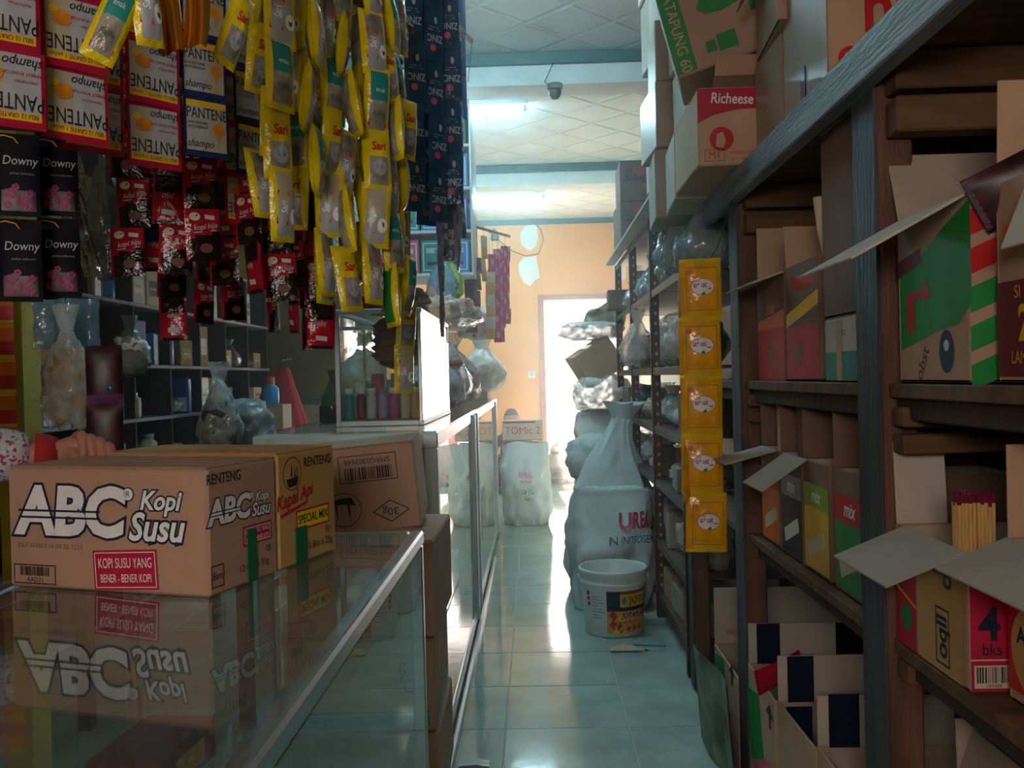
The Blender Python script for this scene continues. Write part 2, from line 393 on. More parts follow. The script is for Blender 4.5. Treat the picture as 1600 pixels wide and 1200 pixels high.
# fluorescent lamps
for i, (x0, x1, y, lab) in enumerate(((-1.14, .0, 5.95, 'lit fluorescent tube on the ceiling just behind the first beam'),
                                      (-1.04, .15, 8.85, 'lit fluorescent tube on the ceiling nearest the yellow back wall'),
                                      (-.95, .25, 3.6, 'lit fluorescent tube above the hanging sachets, in the nearest ceiling bay'))):
    t = thing('fluorescent_lamp', lab, 'lamp', ((x0+x1)/2, y, ZC), 0, 'ceiling lamps'); L = x1-x0
    obj('lamp_housing', MB().box((0, 0, -.02), (L, .07, .04), 'alu_white', .006), t)
    obj('tube', MB().tube([(-L/2+.03, 0, -.062), (L/2-.03, 0, -.062)], .017, ('tube_glow', 'tube_glow', 'tube_glow_dim')[i], 12), t)
    for s in (-1, 1): obj('tube_socket', MB().box((s*(L/2-.02), 0, -.055), (.025, .035, .05), 'alu_white', .004), t)
# little black dome hanging from the beam by its wire, thin wire, wall socket, loose cable
p = PY(867, 140, 5.0)
t = thing('dome_camera', 'small black dome hanging on a wire below the teal ceiling beam', 'camera', p)
obj('dome', MB().lathe([(.001, -.055), (.02, -.05), (.033, -.03), (.036, -.01), (.034, .0)], 'black', 16), t)
obj('collar', MB().lathe([(.036, 0), (.042, .006), (.042, .03), (.02, .036)], 'ash', 16), t)
q = PY(865, 97, 5.08)-p; k = PY(851, 128, 5.03)-p
obj('wire', MB().tube([(0, 0, .034), k*.6, k, (k+q)/2+V((0, 0, .0)), q], .003, 'wire', 6), t)
a, b = PY(748, -30, 4.6), PY(731, 128, 5.09)
tag(obj('hanging_wire', MB().tube([(a.x, a.y, ZC), a, (a+b)/2, b], .0022, 'wire', 6)), 'thin wire hanging down from the ceiling beside the blue sachets', 'wire')
p = PY(831, 585, YB)
t = thing('wall_socket', 'white socket on the yellow wall left of the doorway', 'socket', p)
obj('cover_plate', MB().box((0, -.008, 0), (.085, .016, .085), 'white', .004), t)
obj('socket_well', MB().lathe([(.02, 0), (.022, .003), (.026, .003)], 'pale_grey', 16, T=Matrix.Translation((0, -.018, 0)) @ Matrix.Rotation(R(90), 4, 'X')), t)
pts = [PY(x, y, YB-.02) for x, y in ((752, 352), (775, 372), (800, 392), (822, 400), (842, 396), (849, 375), (845, 358), (836, 350))]
tag(obj('loose_cable', MB().tube(pts, .005, 'wire', 6)), 'dark cable looped across the yellow wall around the white patches', 'cable')
p = PY(773, 366, YB-.05); tag(obj('lamp_holder', MB().lathe([(.02, .06), (.035, .03), (.05, -.03), (.045, -.07), (.001, -.075)], 'ash', 12, c=p)), 'dark lamp holder on the cable at the top of the yellow wall', 'lamp holder')

# ------------------------------------------------------------------ glass counters
def counter(name, label, x0, x1, y0, y1, H, fw, mats, topglass, doors=(), leg=True):
    """aluminium framed glass counter: rails, corner posts, panes, shelf, base"""
    t = thing(name, label, 'counter', ((x0+x1)/2, (y0+y1)/2, 0)); W, D = x1-x0, y1-y0; a = mats
    for sx in (-1, 1):
        for sy in (-1, 1): obj('corner_post', MB().box((sx*(W-fw)/2, sy*(D-fw)/2, (H-fw)/2+.0), (fw*.9, fw*.9, H-fw), a, .003), t)
    for nm, z in (('top_rail', H-fw/2), ('bottom_rail', .06)):
        for sx in (-1, 1): obj(nm, MB().box((sx*(W-fw)/2, 0, z), (fw, D, fw), a, .004), t)
        for sy in (-1, 1): obj(nm, MB().box((0, sy*(D-fw)/2, z), (W-2*fw, fw, fw), a, .004), t)
    obj('top_glass', MB().box((0, 0, H+.003), (W-.006, D-.006, .006), topglass, .001), t)
    obj('front_glass', MB().box((W/2-.005, 0, (H)/2+.02), (.005, D-2*fw, H-fw-.07), 'glass', .001), t)
    obj('end_glass', MB().box((0, D/2-.005, H/2+.02), (W-2*fw, .005, H-fw-.07), 'glass', .001), t)
    obj('end_glass', MB().box((0, -D/2+.005, H/2+.02), (W-2*fw, .005, H-fw-.07), 'glass', .001), t)
    obj('shelf_glass', MB().box((0, 0, H*.55), (W-.06, D-.06, .006), 'glass', .001), t)
    obj('base_board', MB().box((0, 0, .095), (W-.02, D-.02, .03), 'card_grey', .003), t)
    for y in doors: obj('door_rail', MB().box((W/2+.004, y-(y0+y1)/2, H/2+.02), (.02, .035, H-.06), a, .003), t)
    return t
X1 = -.22; H1 = .85
counter('display_counter', 'low glass counter in front, with cartons standing on it', -.80, X1, .25, 1.72, H1, .026, 'alu', 'glass_top')
X2 = -.285; H2 = .985
counter('display_counter', 'long white-framed glass counter along the aisle, under the glass cabinet', -.83, X2, 2.60, 6.70, H2, .045, 'alu_white', 'glass_top', (4.05, 4.25, 6.3))
# sliding track lying on the floor beside the counter
tag(obj('floor_rail', MB().box((-.272, 4.0, .012), (.018, 3.2, .022), 'alu', .003)), 'narrow metal rail on the floor along the long glass counter', 'rail')

# ------------------------------------------------------------------ cartons
def carton(label, loc, size, rz=0, mat='card', group=None, prints=None, tape=None, flaps=None, rot=None, inside='card_inside', cat='box', name='carton', tapes=None):
    """size w(x) d(y) h(z); closed carton, or open with flaps {side: (angle from upright, length[, material])}"""
    w_, d, h = size; t = thing(name, label, cat, loc, rot or rz, group)
    th = .004
    if flaps is None:
        b = MB(); b.box((0, 0, h/2), size, mat, .004)
        obj('body', b, t)
        lid = MB(); g = .0015
        for s in (-1, 1): lid.box((0, s*(d/4+g/2), h+.0008), (w_-.004, d/2-g, .0016), mat, .0006)
        obj('lid_flaps', lid, t)
    else:
        b = MB(); b.box((0, 0, th/2), (w_, d, th), inside, .001)
        for s in (-1, 1):
            b.box((0, s*(d-th)/2, h/2), (w_, th, h), mat, .0012); b.box((s*(w_-th)/2, 0, h/2), (th, d-2*th, h), mat, .0012)
            b.box((0, s*(d-3*th)/2, h/2), (w_-2*th, .0015, h-.004), inside, .0004); b.box((s*(w_-3*th)/2, 0, h/2), (.0015, d-2*th, h-.004), inside, .0004)
        obj('body', b, t)
        for k, fl_ in flaps.items():
            an, L = fl_[0], fl_[1]; fm = fl_[2] if len(fl_) > 2 else inside
            ln = d if k in ('left', 'right') else w_; q0, q1 = (fl_[3], fl_[4]) if len(fl_) > 3 else (0, 1)
            f = MB(); f.box((ln*((q0+q1)/2-.5), 0, L/2), (ln*(q1-q0)-.004, .004, L), fm, .001)
            z = {'front': 0, 'right': R(90), 'back': R(180), 'left': R(-90)}[k]
            px, py = {'front': (0, -d/2), 'back': (0, d/2), 'left': (-w_/2, 0), 'right': (w_/2, 0)}[k]
            o = obj('flap', f, t, (px, py, h)); o.rotation_euler = (Matrix.Rotation(z, 3, 'Z') @ Matrix.Rotation(R(an), 3, 'X')).to_euler()
    if tape:
        b = MB(); b.box((0, 0, h+.0022), (.05, d+.003, .0012), tape, .0004)
        for s in (-1, 1): b.box((0, s*(d/2+.0008), h-.03), (.05, .0012, .06), tape, .0004)
        obj('tape', b, t)
    for (k, u0, v0, u1, v1, tm_) in tapes or ():
        b = MB(); F = face(k, *size); o, u, v, nn = F
        cc = o+u*(u0+u1)/2+v*(v0+v1)/2+nn*.0012; sz = [abs(u[i])*abs(u1-u0)+abs(v[i])*abs(v1-v0)+abs(nn[i])*.0016 for i in range(3)]
        b.box(cc, sz, tm_, .0004); obj('tape', b, t)
    if prints:
        b = MB(); prints(b, lambda k: face(k, *size)); obj('printing', b, t)
    return t

# ABC coffee carton
C0 = PZ(328, 935, H1+.007); u = V((math.cos(R(-16.7)), math.sin(R(-16.7)), 0)); v = V((-u.y, u.x, 0))
def abc(b, F, a, c, k):
    for bold, m, l in ((.085, 'navy', .0006), (.045, 'white', .0009)): b.text(F, 'ABC', a, c, .092*k, m, 1.04, bold, .12, 0, l)
    for dy in (.005, -.0045): b.poly(F, [(a-.09*k, c+dy*k), (a+.055*k, c+dy*k), (a+.0545*k, c+(dy-.003)*k), (a-.0905*k, c+(dy-.003)*k)], 'navy', .0011)
    for bold, m, l in ((.085, 'navy', .0006), (.025, 'white', .0009)):
        b.text(F, 'Kopi', a+.154*k, c+.020*k, .036*k, m, .95, bold, .28, 0, l)
        b.text(F, 'Susu', a+.146*k, c-.017*k, .053*k, m, .92, bold, .28, 0, l)
    b.disc(F, a+.103*k, c+.029*k, .010*k, 'navy'); b.disc(F, a+.103*k, c+.029*k, .0082*k, 'white', .0009); b.text(F, 'R', a+.103*k, c+.029*k, .012*k, 'navy', lift=.0012)
def stamp(b, F, a, c, w_, h, rot=0., l1='KOPI SUSU YANG', l2='BENER - BENER KOPI'):
    cs, sn = math.cos(rot), math.sin(rot); T = lambda x, y: (a+x*cs-y*sn, c+x*sn+y*cs)
    b.poly(F, [T(-w_/2, -h/2), T(w_/2, -h/2), T(w_/2, h/2), T(-w_/2, h/2)], 'crimson', .0006)
    o, uu, vv, nn = F; G = (o+uu*a+vv*c, uu*cs+vv*sn, vv*cs-uu*sn, nn)
    b.frame(G, -w_/2+.003, -h/2+.003, w_/2-.003, h/2-.003, .0012, 'white', .001)
    b.text(G, l1, 0, h*.16, h*.36, 'white', .9*w_/h/6.1*2.0, 0, 0, 0, .001); b.text(G, l2, 0, -h*.22, h*.3, 'white', .9*w_/h/6.1*1.95, 0, 0, 0, .001)
def pr(b, F):
    f = F('front'); abc(b, f, -.06, .021, 1.0); stamp(b, f, .035, -.054, .108, .055, R(3))
    b.frame(f, -.162, -.081, -.086, -.053, .0018, 'ink'); b.barcode(f, -.151, -.069, -.097, -.056, 'ink', 3); b.text(f, 'AAD31', -.123, -.075, .010, 'ink')
    b.text(f, 'EXP 111017 16 09 02 1223', -.095, -.026, .0095, 'card_dark', 1.1)
    f = F('right'); abc(b, f, -.034, .024, .5); b.text(f, 'RENTENG', -.045, .07, .02, 'ink', .85, .01)
    stamp(b, f, .03, -.018, .07, .028, 0); b.frame(f, -.078, -.075, -.05, -.045, .0016, 'ink'); b.text(f, 'Baru', -.064, -.06, .014, 'ink', 1, 0, .3)
    b.text(f, 'ISI :', .06, -.045, .013, 'ink'); b.text(f, '12 Bks x 31g', .02, -.062, .014, 'ink')
s_ = (.342, .162, .172)
c0 = C0-u*s_[0]/2+v*s_[1]/2
carton('large tan coffee carton with white outlined lettering on the front of the glass counter', c0, s_, R(-16.7), 'card', None, pr, None, tapes=[('right', .004, -.085, .026, -.01, 'tape_green')])
def pr(b, F):
    f = F('right'); b.text(f, 'RENTENG', .03, .068, .021, 'ink', .9, .012)
    b.ring(f, -.045, .055, .026, .0015, 'ink'); b.poly(f, [(-.063, .047), (-.027, .05), (-.032, .036), (-.056, .034)], 'ink'); b.poly(f, [(-.05, .05), (-.047, .075), (-.045, .05)], 'ink'); b.poly(f, [(-.04, .05), (-.038, .066), (-.036, .05)], 'ink'); b.quad(f, -.032, .05, -.03, .065, 'ink')
    b.text(f, 'Kapal Api', -.04, .018, .03, 'red', .9, .02, .3, R(8)); b.poly(f, [(-.08, -.004), (-.005, .008), (-.005, .004), (-.08, -.01)], 'red')
    b.quad(f, -.037, -.036, .062, -.004, 'red'); b.quad(f, -.034, -.033, .059, -.007, 'yellow', .0009); b.text(f, 'SPECIAL MIX', .0125, -.02, .019, 'black', .85, .015, 0, 0, .0012)
    b.text(f, 'ISI :', .06, -.047, .015, 'ink'); b.text(f, '10 Bks x 25g', .03, -.065, .016, 'ink')
carton('orange-tan coffee carton with a ship emblem, right of the white-lettered carton', C0-u*.17+v*(.166+.086), (.34, .172, .176), R(-16.7), 'card_yellow', None, pr, None, tapes=[('right', -.042, -.086, -.008, -.03, 'tape_green')])
# stack between the two counters
yc = 2.14
def pr(b, F):
    f = F('front'); b.quad(f, -.15, -.09, .15, -.065, 'teal'); b.quad(f, -.15, -.06, .15, -.054, 'green'); b.text(f, 'ooq', .09, .03, .03, 'ink', 1, 0, 0, R(90)); b.ring(f, .11, .0, .015, .003, 'ink')
    f = F('right'); b.quad(f, -.15, -.09, .15, -.065, 'teal')
for i, (z, h, lab) in enumerate(((0, .17, 'carton at the bottom of the stack between the two counters'), (.172, .185, 'second carton up in the stack between the two counters'),
                                 (.36, .205, 'third carton up, with green band, in the stack between the counters'), (.568, .215, 'plain tan carton near the top of the stack between the counters'))):
    carton(lab, (-.405+.008*(i % 2), yc+.01*i, z), (.33, .38, h), R(rnd.uniform(-2, 2)), 'card', 'cartons stacked between the counters', pr if i != 3 else None, 'tape_clear')
def pr(b, F):
    f = F('front'); r = R(180)
    b.frame(f, -.005, .017, .126, .078, .0018, 'ink'); b.barcode(f, .008, .022, .114, .05, 'ink', 9); b.text(f, 'SMRG0303648', .06, .064, .017, 'ink', 1.0, 0, 0, r)
    b.ring(f, -.002, -.042, .039, .0016, 'ink', n=32); b.poly(f, [(-.030, -.024), (-.012, -.016), (.016, -.015), (.026, -.034), (.004, -.03), (-.016, -.03)], 'ink'); b.poly(f, [(-.022, -.03), (-.018, -.068), (-.0165, -.03)], 'ink'); b.poly(f, [(.006, -.03), (.010, -.075), (.012, -.03)], 'ink')
    for (x0, y0, x1, y1) in ((.062, -.054, .102, -.03), (.102, -.03, .144, -.054), (.144, -.054, .102, -.078), (.102, -.078, .062, -.054)):
        dx, dy = x1-x0, y1-y0; k = .0012/math.hypot(dx, dy); b.poly(f, [(x0-dy*k, y0+dx*k), (x1-dy*k, y1+dx*k), (x1+dy*k, y1-dx*k), (x0+dy*k, y0-dx*k)], 'ink')
    b.text(f, '30g', .102, -.055, .024, 'ink', 1.1, 0, 0, r); b.quad(f, -.05, .0, -.035, .05, 'red')
carton('tilted carton printed upside down with a barcode, on top of the stack between counters', (-.44, 2.16, .795), (.335, .30, .195), 0, 'card', None, pr, None, rot=(0, R(-4.5), R(4)))
# ------------------------------------------------------------------ right: wooden storage rack
XF = .55
t = thing('storage_rack', 'heavy dark wooden rack along the right side of the aisle, full of cartons', 'rack', (.85, 1.9, 0))
def lp(mb): # rack parts are written in world coordinates
    mb.v = [(a-.85, b-1.9, c) for a, b, c in mb.v]; return mb
for y0, y1 in ((.42, .54), (1.43, 1.53), (2.39, 2.49), (3.2, 3.28)):
    m = MB().box((XF+.028, (y0+y1)/2, .81), (.055, y1-y0, 1.62), 'post_wood', .004); m.box((XF-.002, (y0+y1)/2, .81), (.006, y1-y0-.004, 1.60), 'post_face', .001); obj('post', lp(m), t)
    obj('post', lp(MB().box((1.14, (y0+y1)/2, .81), (.06, y1-y0, 1.62), 'dark_wood', .004)), t)
obj('beam', lp(MB().box((XF-.018, 1.55, 1.618), (.032, 2.3, .068), 'grey_wood', .003)), t)
for z, mt in ((1.639, 'board_wood'), (1.105, 'board_wood'), (.70, 'board_wood')):
    for k in range(4): obj('shelf_board', lp(MB().box((XF+.08+.15*k, 1.87, z+.003*(k % 2)), (.142, 2.86, .022), mt, .002)), t)
for z in (1.09, .69):
    for y0, y1 in ((.54, 1.43), (1.53, 2.39), (2.49, 3.2)): obj('edge_board', lp(MB().box((XF+.03, (y0+y1)/2, z-.010), (.02, y1-y0-.004, .04), 'dark_wood', .003)), t)
for y in (1.40, 2.36):
    for z0, z1, ry in ((1.046, 1.076, .012), (1.012, 1.042, -.015), (1.565, 1.626, 0), (.655, .685, 0), (1.50, 1.555, 0)):
        obj('cross_bar', lp(MB().box((.86, y+.0, (z0+z1)/2), (.60, .045, z1-z0), 'board_wood', .003, ry=ry)), t)
for k in range(12): obj('back_plank', lp(MB().box((1.185, 1.9, .07+.135*k), (.02, 2.9, .13), 'dark_wood', .002)), t)

ZS = 1.119; ZT = 1.653; ZL = .714
# --- bay nearest the camera, middle shelf
def pr(b, F):
    f = F('left'); b.poly(f, [(-.105, .045), (-.03, .06), (.04, .09), (.118, .115), (.118, -.02), (.08, -.045), (.02, -.05), (-.105, -.075)], 'green'); b.poly(f, [(-.115, .06), (-.03, .072), (-.03, .05), (-.115, .035)], 'maroon', .0009)
    b.poly(f, [(-.08, .01), (-.02, .01), (-.02, .025), (.0, .005), (-.02, -.012), (-.02, -.0), (-.055, -.0), (-.055, -.05), (-.08, -.05)], 'red', .0009)
    b.disc(f, .045, -.08, .022, 'navy', n=18, ry=.03); b.disc(f, .045, -.072, .008, 'pale_grey', .0009)
    b.text(f, 'obst', -.03, -.095, .03, 'ink', 1, 0, 0, R(60)); 
    f = F('front'); 
    for i in range(5): b.poly(f, [(-.135, .10-.05*i), (-.10, .115-.05*i), (-.10, .082-.05*i), (-.135, .067-.05*i)], 'red' if i < 2 else 'green')
carton('open tan carton with a big green patch, beside the front post of the rack', (.70, 1.285, ZS), (.27, .225, .245), 0, 'card', None, pr, None, {'left': (118, .17, 'card_pale'), 'back': (20, .12), 'right': (30, .1), 'front': (-60, .06)})
def pr(b, F):
    f = F('left'); b.quad(f, -.118, -.118, .118, .0, 'maroon'); b.quad(f, -.1, .04, -.06, .07, 'orange'); b.poly(f, [(-.05, .05), (-.01, .09), (.0, .04)], 'gold')
    b.text(f, 'SI', -.07, -.015, .022, 'gold', 1); b.text(f, '24', -.045, -.055, .06, 'gold', .8, .03); b.text(f, 'LAMPUNG', -.045, -.095, .022, 'gold', .8); b.text(f, 'KOPI', .04, .02, .05, 'maroon', .9, .02)
carton('dark red carton numbered 24, right of the green patched carton', (.72, 1.035, ZS), (.26, .235, .25), 0, 'card', None, pr, None, {'left': (158, .10, 'card_pale', .35, 1.0), 'back': (-3, .13, 'card_light')})
def candy(label, loc, rot, w_, h, mcol, mdot, group=None, nm='snack_bag'):
    t = thing(nm, label, 'snack bag', loc, rot, group); m = MB()
    for s in (-1, 1):
        m.grid(9, 11, lambda a, b: (w_*(a-.5)*(1-.08*math.sin(math.pi*b)), s*.25*w_*(max(0, (1-(2*a-1)**2)*(1-(2*b-1)**2)))**.55, h*(b-.5)), mcol)
    obj('pouch', m, t)
    f = (V((0, -.27*w_, 0)), V((1, 0, 0)), V((0, 0, 1)), V((0, -1, 0))); b = MB(); b.disc(f, .1*w_, .1*h, .17*w_, mdot); b.disc(f, .1*w_, .1*h, .1*w_, 'red', .001); obj('emblem', b, t)
    for s in (-1, 1):
        e = MB()
        for q in (1, -1): e.grid(17, 3, lambda a, b: (q*w_*(a-.5), .0012*q+.0015*(-1)**int(a*16+.5), s*h*(.49+.035*b)), mcol)
        obj('crimped_end', e, t)
    return t
candy('shiny purple snack bag lying tilted in the dark red carton', (.665, 1.13, 1.395), (R(15), R(62), 0), .075, .22, 'sachet_plum', 'gold')
carton('plain brown carton behind the green patched carton, at the back of the shelf', (.93, 1.30, ZS), (.17, .22, .33), 0, 'card_dark', None)
# --- bay nearest the camera, lower shelf
def pr(b, F):
    f = F('left'); b.quad(f, -.115, -.09, -.045, .085, 'crimson'); b.poly(f, [(-.115, .0), (-.045, -.02), (-.045, -.025), (-.115, -.005)], 'gold', .0009); b.disc(f, -.08, -.045, .02, 'green', .0009)
    b.quad(f, -.04, -.09, .1, .085, 'card_yellow'); b.disc(f, .03, .07, .036, 'ash', .0009, ry=.02); b.disc(f, .03, .062, .04, 'maroon', .0008, ry=.018)
    b.frame(f, .02, -.08, .062, .0, .003, 'navy', .0009); b.text(f, 'oqll', .04, -.04, .045, 'navy', .9, .03, 0, R(90), .001); b.text(f, 'o', .055, .04, .05, 'navy', .8, .03, 0, R(90), .001)
    f = F('front'); b.quad(f, -.129, -.09, .129, .09, 'crimson'); b.text(f, '4', -.104, -.004, .060, 'navy', .9, .03); b.text(f, 'bks', -.101, -.036, .022, 'navy', .9, .01); b.quad(f, -.129, -.050, .129, -.048, 'beige', .0009); b.quad(f, -.125, -.086, -.05, -.056, 'beige', .0009); b.barcode(f, -.122, -.079, -.06, -.058, 'navy', 5, .0012); b.text(f, '189988', -.10, -.083, .007, 'navy', 1, 0, 0, 0, .0012)
carton('open red and yellow carton marked 4 bks, on the lower shelf by the front post', (.69, 1.30, ZL), (.26, .235, .182), 0, 'card', None, pr, None, {'left': (112, .115, 'card_grey', .12, 1), 'back': (4, .13, 'card_pale', .68, 1), 'right': (-4, .1, 'card_pale')})
def pr(b, F):
    f = F('left'); b.quad(f, -.117, -.088, .117, .088, 'red'); b.disc(f, -.05, -.03, .06, 'card_yellow', .0009); b.text(f, 'A', -.085, -.015, .03, 'ink', 1, .03, 0, 0, .0012); b.text(f, 'B', -.06, -.03, .03, 'ink', 1, .03, 0, 0, .0012); b.text(f, 'new family', -.02, .05, .02, 'orange', 1, 0, .2, 0, .001)
    b.poly(f, [(.0, .0), (.02, .02), (.04, .0), (.06, .02), (.05, -.03), (.02, -.02)], 'orange', .001)
carton('open red carton right of the carton marked 4 bks', (.725, 1.045, ZL), (.25, .235, .205), 0, 'card', None, pr, None, {'left': (112, .10, 'card_grey'), 'back': (0, .12, 'card_light')})
t = thing('stick_bundle', 'bundle of wooden sticks with red tips standing in the 4 bks carton', 'sticks', (.597, 1.24, .725))
for k in range(2):
    m = MB(); h = MB()
    for i in range(5):
        for j in range(4):
            x, y = -.025+.026*k+i*.005, -.01+.005*j; m.box((x, y, .115), (.0046, .0046, .23), 'match_wood', .0008); h.box((x, y, .236+rnd.uniform(-.006, .004)), (.005, .005, .014), 'maroon', .001)
    o = obj('sticks', m, t); obj('tips', h, o)
# --- bay nearest the camera, bottom
carton('open grey carton on the floor under the lower shelf, right of the front post', (.80, 1.19, .0), (.36, .34, .52), 0, 'card_grey', None, None, None, {'back': (3, .09, 'card_grey'), 'left': (-20, .08, 'card_grey')})
def pr(b, F):
    f = F('front'); b.quad(f, -.12, .15, -.07, .25, 'navy'); b.quad(f, -.13, .25, .13, .257, 'green')
carton('closed pale carton with navy tape on the floor at the right edge of the picture', (.84, .90, 0), (.36, .2, .53), 0, 'card_pale', None, pr)
# --- second bay, middle shelf
def pr(b, F):
    f = F('left'); b.quad(f, -.12, -.13, .12, .0, 'red'); b.poly(f, [(-.12, .0), (.12, .0), (.12, .04), (-.12, .02)], 'orange'); b.disc(f, .0, -.06, .03, 'rust', .0009); b.text(f, 'mie', .0, .05, .05, 'orange', 1, .02)
carton('open red and orange carton by the second post, middle shelf', (.73, 2.205, ZS), (.30, .25, .25), 0, 'card_dark', 'red and orange cartons', pr, None, {'left': (108, .085, 'card_pale'), 'back': (0, .14, 'card_light')})
def pr(b, F):
    f = F('left'); b.quad(f, -.115, -.125, .115, -.01, 'crimson'); b.poly(f, [(-.115, -.01), (.115, .03), (.115, .06), (-.115, .02)], 'gold'); b.quad(f, -.06, .07, .09, .1, 'red'); b.disc(f, -.03, -.07, .03, 'maroon', .0009)
carton('red carton with a gold slanting band, second on the middle shelf from the second post', (.73, 1.95, ZS), (.30, .235, .255), 0, 'card_dark', 'red and orange cartons', pr, None, {'back': (10, .1, 'card_light'), 'right': (10, .1)})
def pr(b, F):
    f = F('left'); b.quad(f, -.105, -.06, .105, -.005, 'teal'); b.quad(f, -.04, -.06, -.01, .055, 'tape_clear', .0009); b.text(f, 'ISI 40 PCS', -.02, .03, .014, 'ink', 1)
carton('small pale box with a blue-green lower half, under the tall brown carton', (.70, 1.69, ZS), (.24, .22, .12), 0, 'card_pale', None, pr)
carton('tall plain brown carton standing behind the front post', (.705, 1.70, ZS+.123), (.25, .2, .36), 0, 'card_dark', None, None, None, {'left': (35, .07, 'card_dark'), 'front': (20, .07, 'card_dark')})
for i in range(3):
    p = V((.60+.03*i, 1.86+.05*i, 1.40)); tag(obj('paper_cone', MB().lathe([(.002, -.03), (.012, .03), (.018, .09), (.0185, .095), (.015, .08)], 'beige', 10, c=p)), 'rolled paper cone standing in the red carton with the gold band, %s of three' % ('nearest', 'middle', 'farthest')[::-1][i], 'paper cone', 'paper cones')
# --- second bay, lower shelf
LW = [('orange', 'red', 'orange and red', 2.24), ('navy', 'grey', 'navy and grey', 2.06), ('gold', 'lime', 'yellow', 1.88), ('green', 'red', 'green and red', 1.68)]
for i, (a, bb, nm, y) in enumerate(LW):
    def pr(b, F, a=a, bb=bb):
        f = F('left'); b.quad(f, -.08, -.11, .08, .02, a); b.quad(f, -.08, .02, .08, .07, bb); b.poly(f, [(-.06, -.06), (.05, -.02), (.06, -.05), (-.05, -.09)], 'white' if i == 1 else 'beige', .0009); b.text(f, 'mix', .0, .045, .04, 'white', 1, .02, .2, 0, .001)
    fl_ = {'back': (2, .12, 'card_dark')}
    if i in (0, 1): fl_['left'] = ((104, 124)[i], (.13, .12)[i], 'card_grey', (.08, .25)[i], (.92, 1.25)[i])
    carton('open %s snack carton on the lower shelf, %s from the second post' % (nm, ORD[i]), (.72, y, ZL), (.28, .172, .235), 0, 'card_dark', 'snack cartons on the lower shelf', pr, None, fl_)
for i, (y, mc) in enumerate(((2.22, 'rust'), (2.05, 'card_dark'))):
    t = thing('wafer_pack', 'upright %s pack standing in the %s snack carton' % (('red-topped', 'brown')[i], ('orange and red', 'navy and grey')[i]), 'pack', (.62, y, ZL+.01)); obj('pack_body', MB().box((0, 0, .165), (.04, .05, .33), 'beige' if i == 0 else 'card_dark', .006), t); obj('pack_top', MB().box((0, 0, .335), (.044, .054, .03), 'red' if i == 0 else 'brown', .006), t)
# --- bottom row: open cartons with navy tape
def pr(b, F):
    f = F('left'); b.poly(f, [(-.16, .12), (-.02, .14), (.02, .0), (-.12, -.06)], 'green'); b.poly(f, [(-.1, -.05), (.08, .02), (.14, -.12), (-.04, -.18)], 'pink'); b.poly(f, [(.05, .13), (.09, .16), (.13, .13), (.1, .13), (.1, .1), (.08, .1), (.08, .13)], 'ink'); b.text(f, 'xyz', .02, -.15, .06, 'magenta', 1, .02)
YB_ = [(2.66, .32), (2.235, .28), (1.945, .27), (1.67, .25)]
for i, (y, d) in enumerate(YB_):
    h = (.29, .37, .378, .39)[i]
    tp = [('inback', -.19, h/2+.03, -.02, h/2+.045, 'card_light')] if i == 0 else [('inback', -.205, h/2+.0, -.145, h/2+.106, 'tape_navy'), ('inback', -.02+.02*i, h/2+.02, .05+.02*i, h/2+.106, 'tape_black'), ('front', -.215, h/2-.10, -.15, h/2+.001, 'tape_navy')]
    if i == 2: tp.append(('inback', -.21, h/2-.09, -.15, h/2-.01, 'tape_navy'))
    carton(('open carton farthest along the bottom row, with a tall pale back panel', 'second carton of the bottom row, with navy tape over its corner', 'third carton of the bottom row, with two navy tape strips', 'nearest carton of the bottom row, with shiny navy tape')[i],
           (.772, y, 0), (.455, d, h), R((0, -1, .8, -.6)[i]), 'card_light', 'open cartons on the floor under the rack', pr if i in (0, 1) else None, None,
           {'back': (0, (.175, .105, .105, .10)[i], 'card_pale')}, tapes=tp)
carton('narrow pale box end standing in front of the nearest bottom carton', (.585, 1.405, 0), (.055, .03, .44), R(4), 'card_pale')
b = MB(); b.grid(10, 8, lambda a, c: (.505+.05*math.sin(a*7)*.3-.02*c, 2.35+.55*a, .01+.30*c+.04*nz(a*5, c*5, 3)), 'card_grey'); b.grid(10, 8, lambda a, c: (.502+.05*math.sin((1-a)*7)*.3-.02*c, 2.35+.55*(1-a), .01+.30*c+.04*nz((1-a)*5, c*5, 3)), 'torn_print')
tag(obj('torn_cardboard', b), 'torn printed cardboard sheet leaning on the bottom row of cartons', 'cardboard')
candy('shiny red snack bag squeezed between the second and third bottom cartons', (.56, 2.12, .43), (R(-10), R(80), R(20)), .06, .14, 'sachet_crimson', 'gold')

# --- on top of the wooden rack
def face_logo(b, f, a, c, r): b.disc(f, a, c, r, 'red'); b.poly(f, [(a-.5*r, c-.6*r), (a+.15*r, c-.75*r), (a+.35*r, c-.1*r), (a+.1*r, c+.6*r), (a-.4*r, c+.4*r)], 'card_light', .001)
def pr(b, F):
    f = F('front'); b.poly(f, [(-.1, .095), (.1, .095), (.1, .045), (.0, .042), (-.06, .03), (-.1, .01)], 'crimson'); b.text(f, 'Richeese', -.015, .068, .037, 'white', .8, .015, .1, R(-3), .001); face_logo(b, f, -.042, -.03, .03)
    b.frame(f, -.085, -.085, -.035, -.055, .0015, 'red'); b.text(f, 'M1', -.06, -.07, .026, 'red', .95); b.text(f, 'WAFER KEJU', .005, -.065, .011, 'red', .9); b.text(f, 'RICH CHEESE', .005, -.08, .009, 'red', .9)
carton('tan carton with red top band and round red emblem, overhanging the end of the shelf', (.52, 2.415, ZT), (.20, .36, .19), 0, 'card_light', 'cartons on top of the wooden rack', pr)
carton('tall shiny taped carton standing right of the red-banded carton', (.715, 2.11, ZT), (.31, .225, .235), 0, 'card_shiny', 'cartons on top of the wooden rack', None, 'tape_clear')
